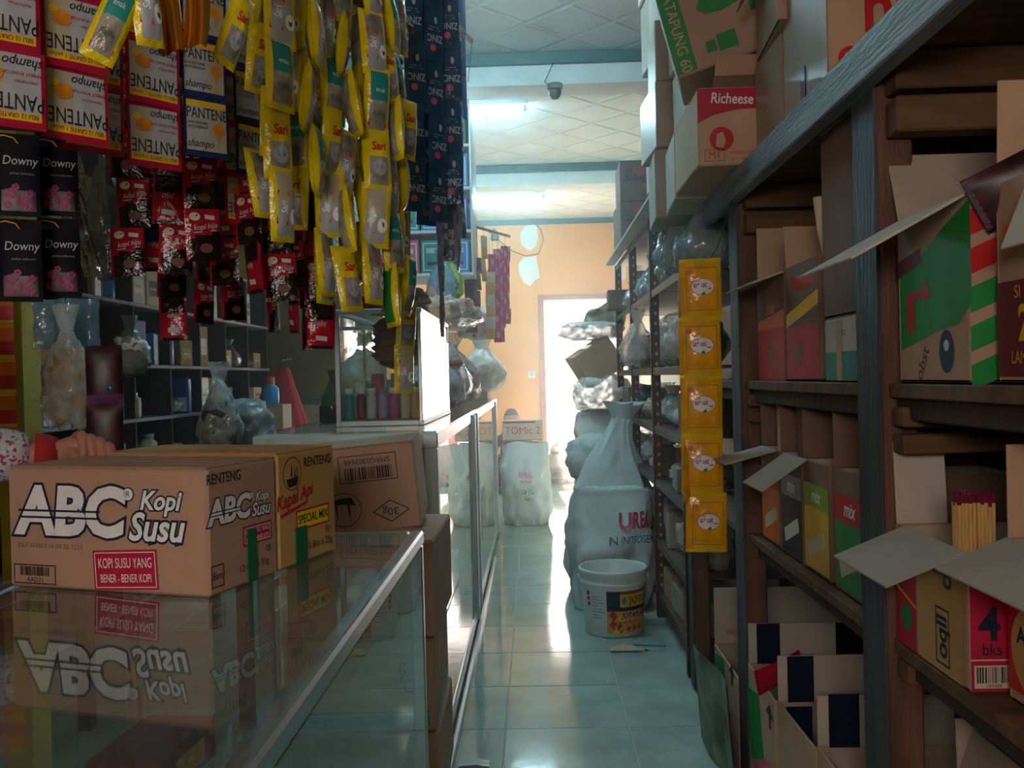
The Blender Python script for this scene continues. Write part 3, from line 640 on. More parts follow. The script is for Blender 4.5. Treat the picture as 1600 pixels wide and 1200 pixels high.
def pr(b, F):
    f = F('front'); b.text(f, 'nabati', .055, -.045, .135, 'red', .9, .02, 0, 0, .003); face_logo(b, (f[0]+V((0, -.0022, 0)), *f[1:]), -.115, -.135, .022); b.frame(f, -.14, -.192, -.085, -.165, .002, 'red', .003); b.text(f, 'S9', -.112, -.179, .022, 'red', 1, .01, 0, 0, .003); b.poly(f, [(-.15, .19), (-.15, .17), (-.13, .19)], 'red')
carton('largest tan carton with big red letters, nearest on the slanting beam', (.715, 1.83, ZT), (.31, .29, .40), 0, 'card_shiny', 'cartons on top of the wooden rack', pr, None, tapes=[('left', -.03, .06, -.005, .2, 'tape_navy'), ('left', -.02, -.2, .01, -.1, 'tape_navy'), ('front', -.154, -.2, .154, .2, 'card_light')])
carton('carton with a pale end panel stacked on the shiny taped carton', (.70, 2.06, ZT+.24), (.30, .26, .20), R(-4), 'card', 'cartons on top of the wooden rack', None, None, {'left': (150, .09, 'card_shiny'), 'front': (40, .06)})
def pr(b, F):
    f = F('front'); b.quad(f, -.15, -.12, -.095, .13, 'green'); b.text(f, 'CATAPUNG 60', -.122, 0, .04, 'card_light', .9, .01, 0, R(-90), .001)
    b.poly(f, [(-.06, .03), (-.03, .075), (.01, .09), (.03, .12), (.035, .085), (.06, .05), (.05, .015), (.0, .005), (-.04, .01)], 'green'); b.quad(f, .07, -.02, .14, .09, 'green'); b.disc(f, .1, .03, .02, 'card', .0009); b.quad(f, -.06, -.09, -.035, -.06, 'green'); b.quad(f, -.03, -.095, .02, -.05, 'green')
a = PY(1057, 121, 2.36)
carton('tilted carton with green side band and print, leaning out over the aisle near the ceiling', V((a.x, a.y+.13, a.z))+V((.15*math.cos(R(14))+.03, -.03, .15*math.sin(R(14)))), (.30, .26, .25), 0, 'card', 'cartons on top of the wooden rack', pr, None, rot=(0, R(-14), R(-13)))
carton('dark open carton wedged under the tilted green-banded carton', (.585, 2.47, ZT+.193), (.2, .34, .05), R(-3), 'card_dark', 'cartons on top of the wooden rack', None, None, {'front': (30, .05, 'card_light')})
# stacks further back, up to the ceiling
r2 = random.Random(4); k = 0
for y, d, zb, xl, hs in ((2.78, .30, ZT, .45, (.20, .24, .22, .24, .26)), (3.10, .30, ZT, .43, (.23, .22, .20, .25, .3)), (3.55, .34, 1.877, .49, (.22, .26, .28, .2)), (3.92, .34, 1.877, .57, (.26, .24, .30))):
    z = zb
    for i, h in enumerate(hs):
        w_ = r2.uniform(.30, .36); x = xl+r2.uniform(-.02, .025); col = r2.choice(['card_pale', 'card_grey', 'card_shiny', 'card_pale'])
        k += 1; po = ('lowest', 'second', 'third', 'fourth', 'topmost')[i if i < len(hs)-1 else 4]
        carton('%s carton in the %s tall stack behind the tilted green-banded carton' % (po, ORD[('2.78', '3.1', '3.55', '3.92').index(str(y))]), (x+w_/2, y, z), (w_, d-r2.uniform(0, .02), h-.003), R(r2.uniform(-4, 4)), col, 'stacked cartons under the ceiling', None, r2.choice(['tape_clear', None, 'tape_clear']))
        z += h
def pr(b, F):
    f = F('front'); b.disc(f, -.06, .055, .04, 'rust', ry=.03); b.text(f, 'Sedaap', -.085, .018, .055, 'navy', .8, .03, .2, 0, .001); b.text(f, 'mie', -.12, .06, .03, 'ink', 1, .01, .2, 0, .001); b.quad(f, -.06, -.03, .1, -.018, 'red'); b.text(f, '40 x 90 g', .0, -.08, .03, 'ink', 1)
a = PY(966, 257, 5.0)
for i in range(2): carton(('brown carton lettered in dark teal on top of the metal rack, lower one', 'brown carton lettered in dark teal on top of the metal rack, upper one')[i], (a.x+.17+.01*i, 5.16, 1.877+.227*i), (.34, .32, .224), R(2-3*i), 'card_brown', 'lettered brown cartons', pr)

# ------------------------------------------------------------------ metal rack
t = thing('metal_rack', 'brown slotted-angle metal rack along the right side, beyond the wooden rack', 'rack', (.85, 4.6, 0))
def lq(mb): mb.v = [(a-.85, b-4.6, c) for a, b, c in mb.v]; return mb
PYs = (3.36, 4.20, 5.06, 5.92)
for y in PYs:
    for x in (XF, 1.12):
        m = MB().box((x+.002, y+.022, .93), (.004, .044, 1.86), 'rack_metal', .001); m.box((x+.02, y+.002, .93), (.04, .004, 1.86), 'rack_metal', .001)
        o = obj('post', lq(m), t)
        if x == XF:
            h = MB(); Fl = (V((x, y+.022, 0)), V((0, -1, 0)), V((0, 0, 1)), V((-1, 0, 0))); Ff = (V((x+.02, y, 0)), V((1, 0, 0)), V((0, 0, 1)), V((0, -1, 0)))
            for q in range(38):
                h.disc(Fl, 0, .06+.047*q, .006, 'hole_pale', n=8, ry=.009); h.disc(Ff, .003, .06+.047*q, .006, 'hole_pale', n=8, ry=.009)
            obj('slot_holes', lq(h), o)
SHZ = (.12, .37, .65, .90, 1.17, 1.53, 1.862)
for z in SHZ:
    for b in range(3):
        y0, y1 = PYs[b], PYs[b+1]; m = MB().box((.84, (y0+y1)/2, z-.004), (.57, y1-y0-.01, .006), 'rack_shelf', .001); m.box((XF+.006, (y0+y1)/2+.02, z-.018), (.004, y1-y0-.05, .034), 'rack_shelf', .001); obj('shelf_panel', lq(m), t)
m = MB().box((1.17, 4.65, 1.0), (.02, 2.6, 1.9), 'card_dark', .002); obj('back_panel', lq(m), t)
# lengths of pale board edge on the rack top
tag(obj('edge_strip', MB().box((XF-.035, 4.75, 1.865), (.06, 2.3, .014), 'card_pale', .002)), 'pale board laid along the front edge of the metal rack top', 'board')

def blob(w_, d, h, seed, amp=.12, fr=3., n=30, m=20, p=.78, mat='film_clear', flatbot=True):
    b = MB(); vs = []; fs = []
    for j in range(m):
        ph = math.pi*(j/(m-1)-.5)
        for i in range(n):
            th = 2*math.pi*i/n; sp = lambda x: math.copysign(abs(x)**p, x)
            x, y, z = sp(math.cos(th))*sp(math.cos(ph)), sp(math.sin(th))*sp(math.cos(ph)), sp(math.sin(ph))
            k = 1+amp*nz(x*fr*.5+seed*7.1, y*fr*.5, z*fr*.5)+amp*.5*nz(x*fr*1.7, y*fr*1.7+seed*3, z*fr*1.7)
            zz = z*k; zz = max(zz, -1) if flatbot else zz
            vs.append((x*k*w_/2, y*k*d/2, (zz+1)*h/2))
    for j in range(m-1):
        for i in range(n): fs.append((j*n+i, j*n+(i+1) % n, (j+1)*n+(i+1) % n, (j+1)*n+i))
    b.add(vs, fs, mat, None, True); return b
def bag(label, loc, size, mat, seed, rot=0, neck=True, group=None, fill=None, name='plastic_bag', cat='bag'):
    t = thing(name, label, cat, loc, rot, group); w_, d, h = size
    pb = blob(w_, d, h*.82 if neck else h, seed, .24, 5, mat=mat)
    if neck: pb.v = [(x*(1-.62*max(0, min(1, (z/(h*.82)-.4)/.6))), y*(1-.62*max(0, min(1, (z/(h*.82)-.4)/.6))), z) for x, y, z in pb.v]
    obj('pouch', pb, t)
    if fill: obj('goods', blob(w_*.8, d*.8, h*.6, seed+1, .3, 6, mat=fill), t, (0, 0, .012))
    if neck:
        b = MB(); b.grid(16, 4, lambda a, c: ((.022+.030*c*(1+.6*math.sin(a*25+seed)))*math.cos(a*6.283)*w_/.25, (.012+.03*c)*math.sin(a*6.283)*w_/.25, h*.75+c*h*.27), mat, closeu=True); obj('gathered_top', b, t)
    return t
# goods on the metal rack
r3 = random.Random(12); bays = ('nearest', 'middle', 'farthest'); pos = ('left-hand', 'central', 'right-hand')
looks = [('clear plastic pack', 'film_clear', 'beige'), ('pale green plastic pack', 'film_white', None), ('milky plastic pack', 'film_white', None), ('grey plastic pack', 'film_dark', 'green'), ('pinkish plastic pack', 'film_pink', 'beige')]
for si, z in enumerate(SHZ[:-1]):
    for bi in range(3):
        if bi == 2 and si < 2: continue
        y0, y1 = PYs[bi]+.06, PYs[bi+1]-.02; gap = (SHZ[si+1]-z)-.05
        for q in range(3):
            yy = y0+(y1-y0)*(q+.5)/3+r3.uniform(-.02, .02); nm, mt, fi = r3.choice(looks); h = gap*r3.uniform(.55, .92)
            where = 'on the %s metal rack shelf from below, %s bay, %s place' % (ORD[si], bays[bi], ('nearest', 'middle', 'far')[q])
            if si == 5: bag('silver crinkled plastic bag '+where, (XF+.12, yy, z), (.22, .27, h), 'film_silver', r3.random()*50, r3.uniform(-.3, .3), True, 'silver bags on the metal rack', None)
            elif (si+q+bi) % 4 == 3 or si < 1: carton('small carton '+where, (XF+.15, yy, z), (.24, .2, h*.85), R(r3.uniform(-6, 6)), r3.choice(['card', 'card_dark', 'card_grey']), 'small cartons on the metal rack', None, 'tape_clear')
            else: bag(nm+' '+where, (XF+.13, yy, z), (.18, .2, h), mt, r3.random()*50, r3.uniform(-.4, .4), r3.random() < .5, 'plastic packs on the metal rack', fi)
bag('large silver crinkled bag bulging out at the front corner of the metal rack', (XF+.02, 3.22, 1.50), (.24, .24, .30), 'film_silver', 3.3, .3, True)
bag('crinkled clear bag hanging at the rack front under the red-banded carton', (XF+.01, 2.92, 1.47), (.18, .22, .24), 'film_silver', 8.1, .2, True)
p = PY(998, 530, 4.9); bag('clear bag hanging from the metal rack edge at head height', (p.x-.01, 4.85, p.z-.15), (.2, .16, .30), 'film_pink', 5.5, 0, True)
carton('small brown carton hanging on the far end of the metal rack, dark against the wall', PY(966, 484, 5.75)+V((.02, .05, 0)), (.17, .14, .125), 0, 'card_dark')

# ------------------------------------------------------------------ sacks and pail in the aisle
def sack(label, loc, w_, d, h, seed, neck=True, rot=0, mat='sack', group='white woven sacks', prints=None, lean=(0, 0)):
    t = thing('woven_sack', label, 'sack', loc, rot, group)
    def fn(th, k):
        z = k; px_ = py_ = (.84+.16*min(1, z/.14)) if z < .14 else 1.0
        q = max(0, min(1, (z-.5)/.5)); q = q*q*(3-2*q)
        if neck: px_ *= 1-.74*q; py_ *= 1-.76*q
        else: px_ *= 1-.10*q; py_ *= 1-.86*q
        c, s = math.cos(th), math.sin(th); e = .78; x = math.copysign(abs(c)**e, c); y = math.copysign(abs(s)**e, s)
        f = 1+.18*nz(x*1.2+seed*5, y*1.2, z*2.4)+.14*nz(x*3.2, y*3.2+seed, z*5)+.06*nz(x*7, y*7+seed, z*10)+(.06 if neck else .03)*math.sin(th*11+seed+z*4+2*nz(x*2, y*2, seed))*max(0, z-.35)
        return V((x*w_/2*px_*f+lean[0]*z*z*h+.03*w_*nz(z*3, seed, 0), y*d/2*py_*f+lean[1]*z*z*h, h*z*(1+.05*nz(c*1.5, s*1.5, seed)*z)))
    b = MB(); b.grid(52, 36, lambda a, c: fn(a*2*math.pi, c), mat, closeu=True)
    k = len(b.v); b.v.append(tuple(V((0, 0, 0)))); b.v.append(tuple(fn(0, 1)-V((w_*.08, 0, 0))))
    for i in range(52): b.f += [(k, (i+1) % 52, i), (k+1, 52*35+i, 52*35+(i+1) % 52)]; b.mi += [0, 0]; b.sm += [True, True]
    obj('body', b, t)
    top = MB(); c0 = V((lean[0]*h, lean[1]*h, 0))
    if neck:
        rr = w_*.15; top.grid(24, 5, lambda a, c: c0+V(((rr*(.7+.8*c)*(1+.35*c*math.sin(a*31+seed)))*math.cos(a*6.283), rr*(.6+.6*c)*math.sin(a*6.283), h*.97+c*h*.13*(1+.4*nz(a*6, seed, 1)))), mat, closeu=True); obj('gathered_top', top, t)
    else:
        top.grid(24, 4, lambda a, c: c0+V((w_*.42*(a-.5)*1.4, d*.12*(c-.5)+.012*math.sin(a*40), h*.955+.035*c)), mat); obj('sewn_top', top, t)
    if prints:
        pb = MB(); prints(pb, lambda u_, v_, l=.013: (lambda th: fn(th, v_)+V((math.cos(th)*l, math.sin(th)*l*1.6, 0)))(-math.pi/2+u_)); obj('printing', pb, t)
    return t
def pr(b, S):
    b.text_on(S, 'UREA', .50, .745, .17, 'crimson', 2.1, .03); b.text_on(S, 'N (NITROGEN)', .46, .60, .085, 'navy', 1.85)
    for a, c, m in ((-.33, .44, 'gold'), (-.02, .44, 'teal'), (-.18, .395, 'green')):
        b.add([S(a, c)]+[S(a+.085*math.cos(q*.393), c+.032*math.sin(q*.393)) for q in range(16)], [(0, 1+q, 1+(q+1) % 16) for q in range(16)], m)
    b.text_on(S, 'PUPUK', .32, .39, .06, 'ash', 1.7)
sack('white fertilizer sack printed UREA standing behind the paint pail', (.365, 4.46, 0), .42, .40, .58, 1, False, 0, prints=pr)
sack('tall white sack with gathered top leaning on the metal rack, behind the UREA sack', (.375, 4.98, 0), .43, .43, .90, 2, True, 0, lean=(.12, .0))
sack('grey-white sack standing left of the tall leaning sack, low in the aisle', (.27, 4.74, 0), .18, .3, .52, 3, False, R(20), 'sack_grey')
bag('round white bag end poking out left of the tall leaning sack', (.34, 5.42, .50), (.30, .34, .28), 'sack', 7, 0, False, None, None, 'white_bag')
sack('pale sack at the bottom of the far pile by the doorway', (.45, 5.75, 0), .42, .44, .55, 5, False)
sack('pale sack lying second in the far pile by the doorway', (.46, 6.0, .5), .40, .42, .40, 6, False, mat='sack_grey')
bag('white bag in the far pile, under the tilted tan carton', (.46, 6.1, .88), (.40, .40, .26), 'film_white', 9, 0, False, None, None, 'white_bag')
carton('tilted tan carton lying cornerwise on the far pile of bags', (.48, 6.15, 1.13), (.28, .3, .24), 0, 'card_light', None, None, 'tape_clear', rot=(0, R(-32), R(10)))
bag('flat white bag on the tilted tan carton of the far pile', (.40, 6.15, 1.38), (.42, .35, .13), 'film_white', 11, 0, False, None, None, 'white_bag')
b = MB(); b.grid(10, 8, lambda a, c: (.32+.30*a+.05*c, 6.1+.1*nz(a*4, c*4, 2), 1.47+.22*c*(.5+a*.5)+.03*nz(a*6, c*6, 9)), 'card_pale'); b.grid(10, 8, lambda a, c: (.32+.30*(1-a)+.05*c, 6.104+.1*nz((1-a)*4, c*4, 2), 1.47+.22*c*(.5+(1-a)*.5)+.03*nz((1-a)*6, c*6, 9)), 'card_pale')
tag(obj('wrapping_paper', b), 'crumpled pale pink wrapping paper on top of the far pile by the doorway', 'paper')
def pr(b, S):
    b.text_on(S, '50 KG', .05, .42, .08, 'ash', 1.5); b.text_on(S, 'BERAS', .0, .62, .09, 'pink', 1.6); b.text_on(S, 'PREMIUM', .0, .54, .05, 'pink', 1.5); b.text_on(S, 'NETTO', .1, .33, .05, 'ash', 1.5)
sack('white rice sack standing in the aisle at the far end of the long counter', (-.085, 7.02, 0), .39, .40, .63, 8, False, prints=pr)
def pr(b, F):
    f = F('front'); b.text(f, 'TOMic 2', .0, .0, .085, 'red', .9); b.quad(f, -.15, .06, .1, .075, 'rust'); b.quad(f, -.15, -.075, .15, -.07, 'rust')
carton('pink-printed carton standing on the rice sack at the end of the long counter', (-.1, 7.10, .645), (.32, .22, .155), 0, 'card_pale', None, pr)
for i, (x, y, w_) in enumerate(((.22, 9.75, .34), (.5, 9.6, .36), (.34, 9.9, .40))):
    sack('plump pale sack lying in front of the doorway, %s of three' % ('left', 'right', 'rear')[i], (x, y, 0), w_, .34, (.30, .26, .40)[i], 20+i, i == 0, mat='sack_grey')
carton('red box standing outside the bright doorway', (.46, 11.2, -.02), (.12, .1, .75), 0, 'red')
bx, by = .330, 4.01
t = thing('paint_pail', 'white plastic paint pail with an orange and blue label, open, on the tiled floor', 'pail', (bx, by, 0)); H = .288
rad = lambda z: .128+.018*z/H
obj('body', MB().lathe([(.001, .004), (.12, .0), (.128, .004), (rad(.2), .2), (.1465, .222), (.152, .224), (.152, .236), (.147, .238), (.147, .262), (.153, .266), (.154, .284), (.151, .288), (.146, .288), (.143, .284), (.137, .2), (.122, .012), (.001, .010)], 'pail_white', 40, cap=False), t)
b = MB(); cy = lambda a, z, l=.0008: V(((rad(z)+l)*math.sin(a), -(rad(z)+l)*math.cos(a), z))
def cpatch(a0, z0, a1, z1, m, l=.0008): n = max(2, int(abs(a1-a0)/.12)+1); b.grid(n, 2, lambda p, q: cy(a0+(a1-a0)*p, z0+(z1-z0)*q, l), m)
A0 = -.30
cpatch(A0, .02, 1.35, .205, 'peach'); cpatch(A0, .118, 1.35, .205, 'navy', .0012); cpatch(A0+.42, .135, 1.3, .192, 'gold', .0016); cpatch(A0+.42, .196, 1.3, .205, 'red', .0016)
S = lambda a, z: cy(a, z, .0022)
b.text_on(lambda x, z: S(x/.142, z), 'JOTUN', .131, .163, .042, 'navy', 1.05, .01); b.text_on(lambda x, z: S(x/.138, z), 'JOTAPLAST', .098, .098, .034, 'navy', .85, .02); b.text_on(lambda x, z: S(x/.138, z), 'INTERIOR EMULSION', .062, .068, .013, 'ink', 1)
for i, (x, z) in enumerate(((-.03, .1), (.005, .085), (-.03, .06), (.0, .045), (.01, .03), (-.02, .03))): a = x/.138+.12; b.add([S(a-.12, z), S(a+.02, z-.026), S(a+.13, z-.004), S(a+.0, z+.026)], [(0, 1, 2, 3)], ('red', 'yellow', 'red', 'red', 'yellow', 'yellow')[i])
b.add([S(.2+x, z) for x, z in ((0, .148), (.1, .148), (.13, .165), (.06, .182), (-.03, .165))], [(0, 1, 2, 3, 4)], 'skyblue')
for i in range(3): a = .42+.22*i; b.add([S(a+.07*math.cos(q*.524), .04+.0095*math.sin(q*.524)) for q in range(12)], [tuple(range(12))], 'red')
for i in range(3): a = -.96; b.add([S(a+.07*math.cos(q*.524), .19-.024*i+.01*math.sin(q*.524)) for q in range(12)], [tuple(range(12))], 'crimson')
for i in range(8): cpatch(-.82, .175-.013*i, -.82+.25+.1*(i % 3), .178-.013*i, 'grey', .001)
obj('label', b, t)
hp = [(-.158*math.cos(R(q)), .158*math.sin(R(q))+.004*math.sin(R(q)), .245-.10*math.sin(R(q))) for q in range(0, 181, 12)]
obj('handle', MB().tube(hp, .0024, 'grey', 6), t)
for s_x in (-1, 1): obj('handle_lug', MB().lathe([(.014, 0), (.014, .008), (.008, .012)], 'pail_white', 12, T=Matrix.Translation((s_x*.148, 0, .245)) @ Matrix.Rotation(R(90*s_x), 4, 'Y')), t)
# litter on the tiles
b = MB(); p = PZ(975, 1014, 0); b.grid(9, 5, lambda a, c: (p.x-.06+.16*a, p.y-.05+.09*c*math.sin(math.pi*min(1, a+.15)), .008+.012*abs(nz(a*4, c*3, 1))), 'beige'); b.grid(9, 5, lambda a, c: (p.x-.06+.16*(1-a), p.y-.05+.09*c*math.sin(math.pi*min(1, 1-a+.15)), .006+.012*abs(nz((1-a)*4, c*3, 1))), 'beige')
t = tag(obj('paper_scrap', b), 'curled beige paper scrap on the floor in front of the paint pail', 'paper')
b = MB(); b.tube([PZ(x, y, .004) for x, y in ((990, 1007), (1010, 1008), (1040, 1009))], .003, 'skyblue', 6); tag(obj('plastic_strip', b), 'thin pale blue plastic strip on the floor right of the pail', 'strip')
b = MB(); p = PZ(738, 1196, 0); b.grid(6, 4, lambda a, c: (p.x-.04+.09*a, p.y-.02+.04*c, .006+.014*abs(nz(a*4, c*3, 5))), 'white'); b.grid(6, 4, lambda a, c: (p.x-.04+.09*(1-a), p.y-.02+.04*c, .004+.014*abs(nz((1-a)*4, c*3, 5))), 'white'); tag(obj('paper_scrap', b), 'small white scrap on the floor at the bottom edge of the picture', 'paper')
# ------------------------------------------------------------------ sachets: pillow pouches with their printing, shared by all copies
def pouch(w_, h, t, bands, xs=9, zs=13, wr=.0012, seed=0, pw=.6):
    """bands(u,v) -> material for front cells, u,v in 0..1 (v up); returns MB and the front surface function"""
    def y(x, z):
        a = max(0, (1-(2*x/w_)**2)*(1-(2*z/h)**2)); return -(t/2*a**pw)-wr*nz(x*70+seed, z*50, seed)*a
    b = MB(); vs = []; fs = []; ms = []
    X = [w_*(i/(xs-1)-.5) for i in range(xs)]; Z = [h*(j/(zs-1)-.5) for j in range(zs)]
    for s in (1, -1):
        o = len(vs); vs += [(x, s*y(x, z)-(0.0002*s), z) for z in Z for x in X]
        for j in range(zs-1):
            for i in range(xs-1):
                q = (o+j*xs+i, o+j*xs+i+1, o+(j+1)*xs+i+1, o+(j+1)*xs+i); fs.append(q if s > 0 else q[::-1]); ms.append(bands((i+.5)/(xs-1), (j+.5)/(zs-1), s))
    b.add(vs, fs, ms, None, True)
    return b, (lambda x, z: V((x, y(x, z)-.0012, z)))
def shape(b, S, pts, m): b.add([S(0, 0)]*0+[S(*p) for p in pts], [tuple(range(len(pts)))], m)
def oval(b, S, a, c, rx, rz, m, n=14): b.add([S(a, c)-V((0, .0003, 0))]+[S(a+rx*math.cos(6.2832*i/n), c+rz*math.sin(6.2832*i/n)) for i in range(n)], [(0, 1+i, 1+(i+1) % n) for i in range(n)], m)

# shampoo, red border, hanging upside down
W, H = .088, .100
def bd(u, v, s): return 'sachet_crimson' if u < .06 or u > .94 or v < .08 or v > .95 else ('gold' if v < .22 else ('sachet_white' if u > .42 else 'sachet_cream')) if s > 0 else 'sachet_crimson'
sh_red, S = pouch(W, H, .007, bd, 17, 21)
b = sh_red; r = R(180)
b.text_on(S, 'PANTENE', .002, -.016, .030, 'black', .62, 0, 0, r); b.text_on(S, 'shampo', .018, .034, .019, 'black', .8, 0, .35, r)
b.text_on(S, 'RAMBUT RONTOK', .018, .020, .0065, 'crimson', .9, 0, 0, r); b.text_on(S, 'PERAWATAN', .02, .010, .005, 'crimson', .9, 0, 0, r); b.text_on(S, 'BELI 12 GRATIS 1 sachet', .0, -.034, .0085, 'maroon', .8, 0, 0, r)
oval(b, S, -.018, .016, .013, .011, 'sachet_honey'); oval(b, S, -.028, .028, .006, .006, 'gold')
# shampoo, blue border, upright
WB, HB = .078, .098
def bd(u, v, s): return 'sachet_blueedge' if u < .05 or u > .95 or v < .1 or v > .94 else ('gold' if v > .85 else ('sachet_white' if u < .55 else 'sachet_cream')) if s > 0 else 'sachet_blueedge'
sh_blue, S = pouch(WB, HB, .007, bd, 17, 21); b = sh_blue
b.text_on(S, 'PANTENE', .0, .022, .026, 'black', .62); b.text_on(S, 'shampo', -.012, -.028, .018, 'black', .8, 0, .3); b.text_on(S, 'ANTI KETOMBE', -.016, .006, .006, 'navy', .8); b.text_on(S, 'ANTI DANDRUFF', -.016, -.001, .006, 'navy', .75)
oval(b, S, .02, -.002, .010, .010, 'sachet_honey'); shape(b, S, [(.016, -.012), (.02, -.03), (.024, -.012)], 'card')
# fabric softener, dark
def bd(u, v, s): return 'sachet_navy' if v > .45 or u < .08 or u > .92 or v < .06 else 'sachet_plum' if v < .3 else 'sachet_navy'
downy, S = pouch(.062, .132, .008, bd, 11, 17); b = downy
b.text_on(S, 'Downy', .002, .022, .020, 'pale_grey', .85, 0, .15); b.text_on(S, 'parfum collection', .005, .002, .0055, 'grey', .9)
for a, c, q in ((-.012, -.03, .009), (.004, -.042, .010), (.016, -.03, .007), (-.004, -.02, .006), (.014, -.05, .007), (-.016, -.048, .007)):
    for k in range(5): oval(b, S, a+q*.6*math.cos(k*1.257), c+q*.6*math.sin(k*1.257), q*.45, q*.45, 'magenta_dark', 8)
b.tube([S(-.02+.02*math.cos(q), .05+.012*math.sin(q)) for q in (0, .8, 1.6, 2.4, 3.1)], .0012, 'gold', 5)
# coffee, black and red
def bd(u, v, s): return 'sachet_red' if (v > .50+.16*(u-.5) and s > 0) or u < .07 else 'sachet_black'
cof_a, S = pouch(.064, .098, .010, bd, 13, 15); b = cof_a
b.text_on(S, 'kopi hijo', .004, .015, .014, 'pale_grey', .9, 0, .3, R(8)); shape(b, S, [(.004, .030), (.022, .028), (.022, .036), (.004, .038)], 'pale_grey'); oval(b, S, -.014, .034, .010, .008, 'beige'); oval(b, S, -.014, .034, .007, .005, 'black'); shape(b, S, [(-.018, .003), (.024, .008), (.024, .0095), (-.018, .0045)], 'pale_grey'); oval(b, S, .004, -.025, .012, .009, 'brown')
def bd(u, v, s): return 'sachet_red' if (v < .62 and v > .1 and s > 0) or u > .93 or u < .1 else 'sachet_black'
cof_b, S = pouch(.060, .098, .012, bd, 13, 15, seed=3); b = cof_b
shape(b, S, [(-.012, -.03), (.012, -.032), (.012, -.022), (-.012, -.02)], 'pale_grey'); b.text_on(S, 'hijo', .0, .005, .016, 'pale_grey', .9, 0, .3, R(180))
# snack seasoning, yellow edges
def yb(a, bb, c):
    def bd(u, v, s):
        if u < .14 or u > .86 or v < .09 or v > .91: return 'sachet_yellow'
        return (a if v > .52 else bb) if s > 0 else c
    return bd
yel = []
for i, (a, bb, c) in enumerate((('sachet_grey', 'sachet_white', 'sachet_yellow'), ('teal', 'sachet_grey', 'sachet_grey'), ('sachet_yellow', 'sachet_grey', 'green'), ('sachet_cream', 'sachet_white', 'sachet_grey'))):
    b, S = pouch(.058, .128, .030, yb(a, bb, c), 13, 15, .002, i*3)
    if i in (0, 3): shape(b, S, [(-.022, -.034), (.0, -.036), (.004, .02), (-.02, .024)], 'red'); b.text_on(S, 'Sari', -.008, -.006, .018, 'white', .8, .02, .2, R(90)); oval(b, S, .014, -.02, .010, .014, 'white'); oval(b, S, .014, -.02, .004, .007, 'ash')
    elif i == 1: shape(b, S, [(-.018, .004), (.018, .004), (.018, .036), (-.018, .036)], 'green'); b.text_on(S, 'enak', 0, .02, .014, 'white', .8); b.text_on(S, 'Kaldu', 0, -.025, .014, 'ash', .8); shape(b, S, [(-.02, -.05), (.02, -.05), (.02, -.042), (-.02, -.042)], 'red')
    else: b.text_on(S, 'Sari', 0, .02, .024, 'red', .8, .03, .2); oval(b, S, .0, -.022, .014, .016, 'sachet_white'); b.text_on(S, 'ISI 10', 0, -.022, .010, 'blue', .8)
    yel.append(b.mesh('sachet'))
# shampoo, dark blue, hanging upside down
def bd(u, v, s): return 'sachet_zinc'
zinc, S = pouch(.058, .142, .010, bd, 11, 17); b = zinc
b.text_on(S, 'ZINC', .002, -.012, .026, 'pale_grey', .75, .01, 0, R(180)); shape(b, S, [(-.018, .008), (.018, .008), (.018, .011), (-.018, .011)], 'grey'); shape(b, S, [(-.016, .015), (.014, .015), (.014, .017), (-.016, .017)], 'grey'); oval(b, S, -.004, -.038, .009, .009, 'pink'); oval(b, S, .004, .035, .005, .010, 'pale_grey', 8)
def bd(u, v, s): return 'sachet_lilac' if u < .3 or u > .8 else 'pale_grey' if .35 < v < .65 else 'sachet_zinc'
zinc_b, S = pouch(.05, .142, .014, bd, 11, 13); zinc_b.text_on(S, 'ZINC', 0, -.0, .022, 'navy', .75, .01, 0, R(180))
def bd(u, v, s): return 'magenta' if u < .08 or (v > .9 and u > .7) else 'blue'
bluem, S = pouch(.062, .142, .016, bd, 11, 13)
def seg(b, S, x0, z0, x1, z1, t, m, n=12):
    dx, dz = x1-x0, z1-z0; L = math.hypot(dx, dz); nx, nz_ = -dz/L*t/2, dx/L*t/2
    b.add([S(x0+dx*i/n+s*nx, z0+dz*i/n+s*nz_) for i in range(n+1) for s in (-1, 1)], [(2*i, 2*i+2, 2*i+3, 2*i+1) for i in range(n)], m)
# amber soap sachet
def bd(u, v, s): return 'sachet_yellow' if v < .06 or v > .94 else 'sachet_amber'
W5, H5 = .106, .156
amber, S = pouch(W5, H5, .03, bd, 17, 19, .003); b = amber
for e in ((-.036, -.056, .042, -.056), (.042, -.056, .042, .054), (.042, .054, -.036, .054), (-.036, .054, -.036, -.056)): seg(b, S, *e, .0016, 'green')
for e in ((-.03, -.046, .036, -.046), (.036, -.046, .036, -.018), (-.03, -.046, -.03, -.018)): seg(b, S, *e, .0014, 'orange')
oval(b, S, .004, .004, .030, .022, 'red', 20); 
b.add([S(.004, .004)-V((0, .0012, 0))]+[S(.004+.0285*math.cos(.314*i), .004+.0205*math.sin(.314*i))-V((0, .0009, 0)) for i in range(20)], [(0, 1+i, 1+(i+1) % 20) for i in range(20)], 'white')
b.text_on(lambda x, z: S(x, z)-V((0, .002, 0)), 'Tonam', .004, .006, .021, 'crimson', .78, .025, 0, R(180)); b.text_on(lambda x, z: S(x, z)-V((0, .002, 0)), 'segar', -.008, .018, .007, 'green', 1, 0, .2, R(180)); shape(b, lambda x, z: S(x, z)-V((0, .002, 0)), [(.0, -.014), (.008, -.008), (.012, -.014), (.006, -.018)], 'green')
oval(b, S, -.028, .042, .008, .008, 'orange'); pass
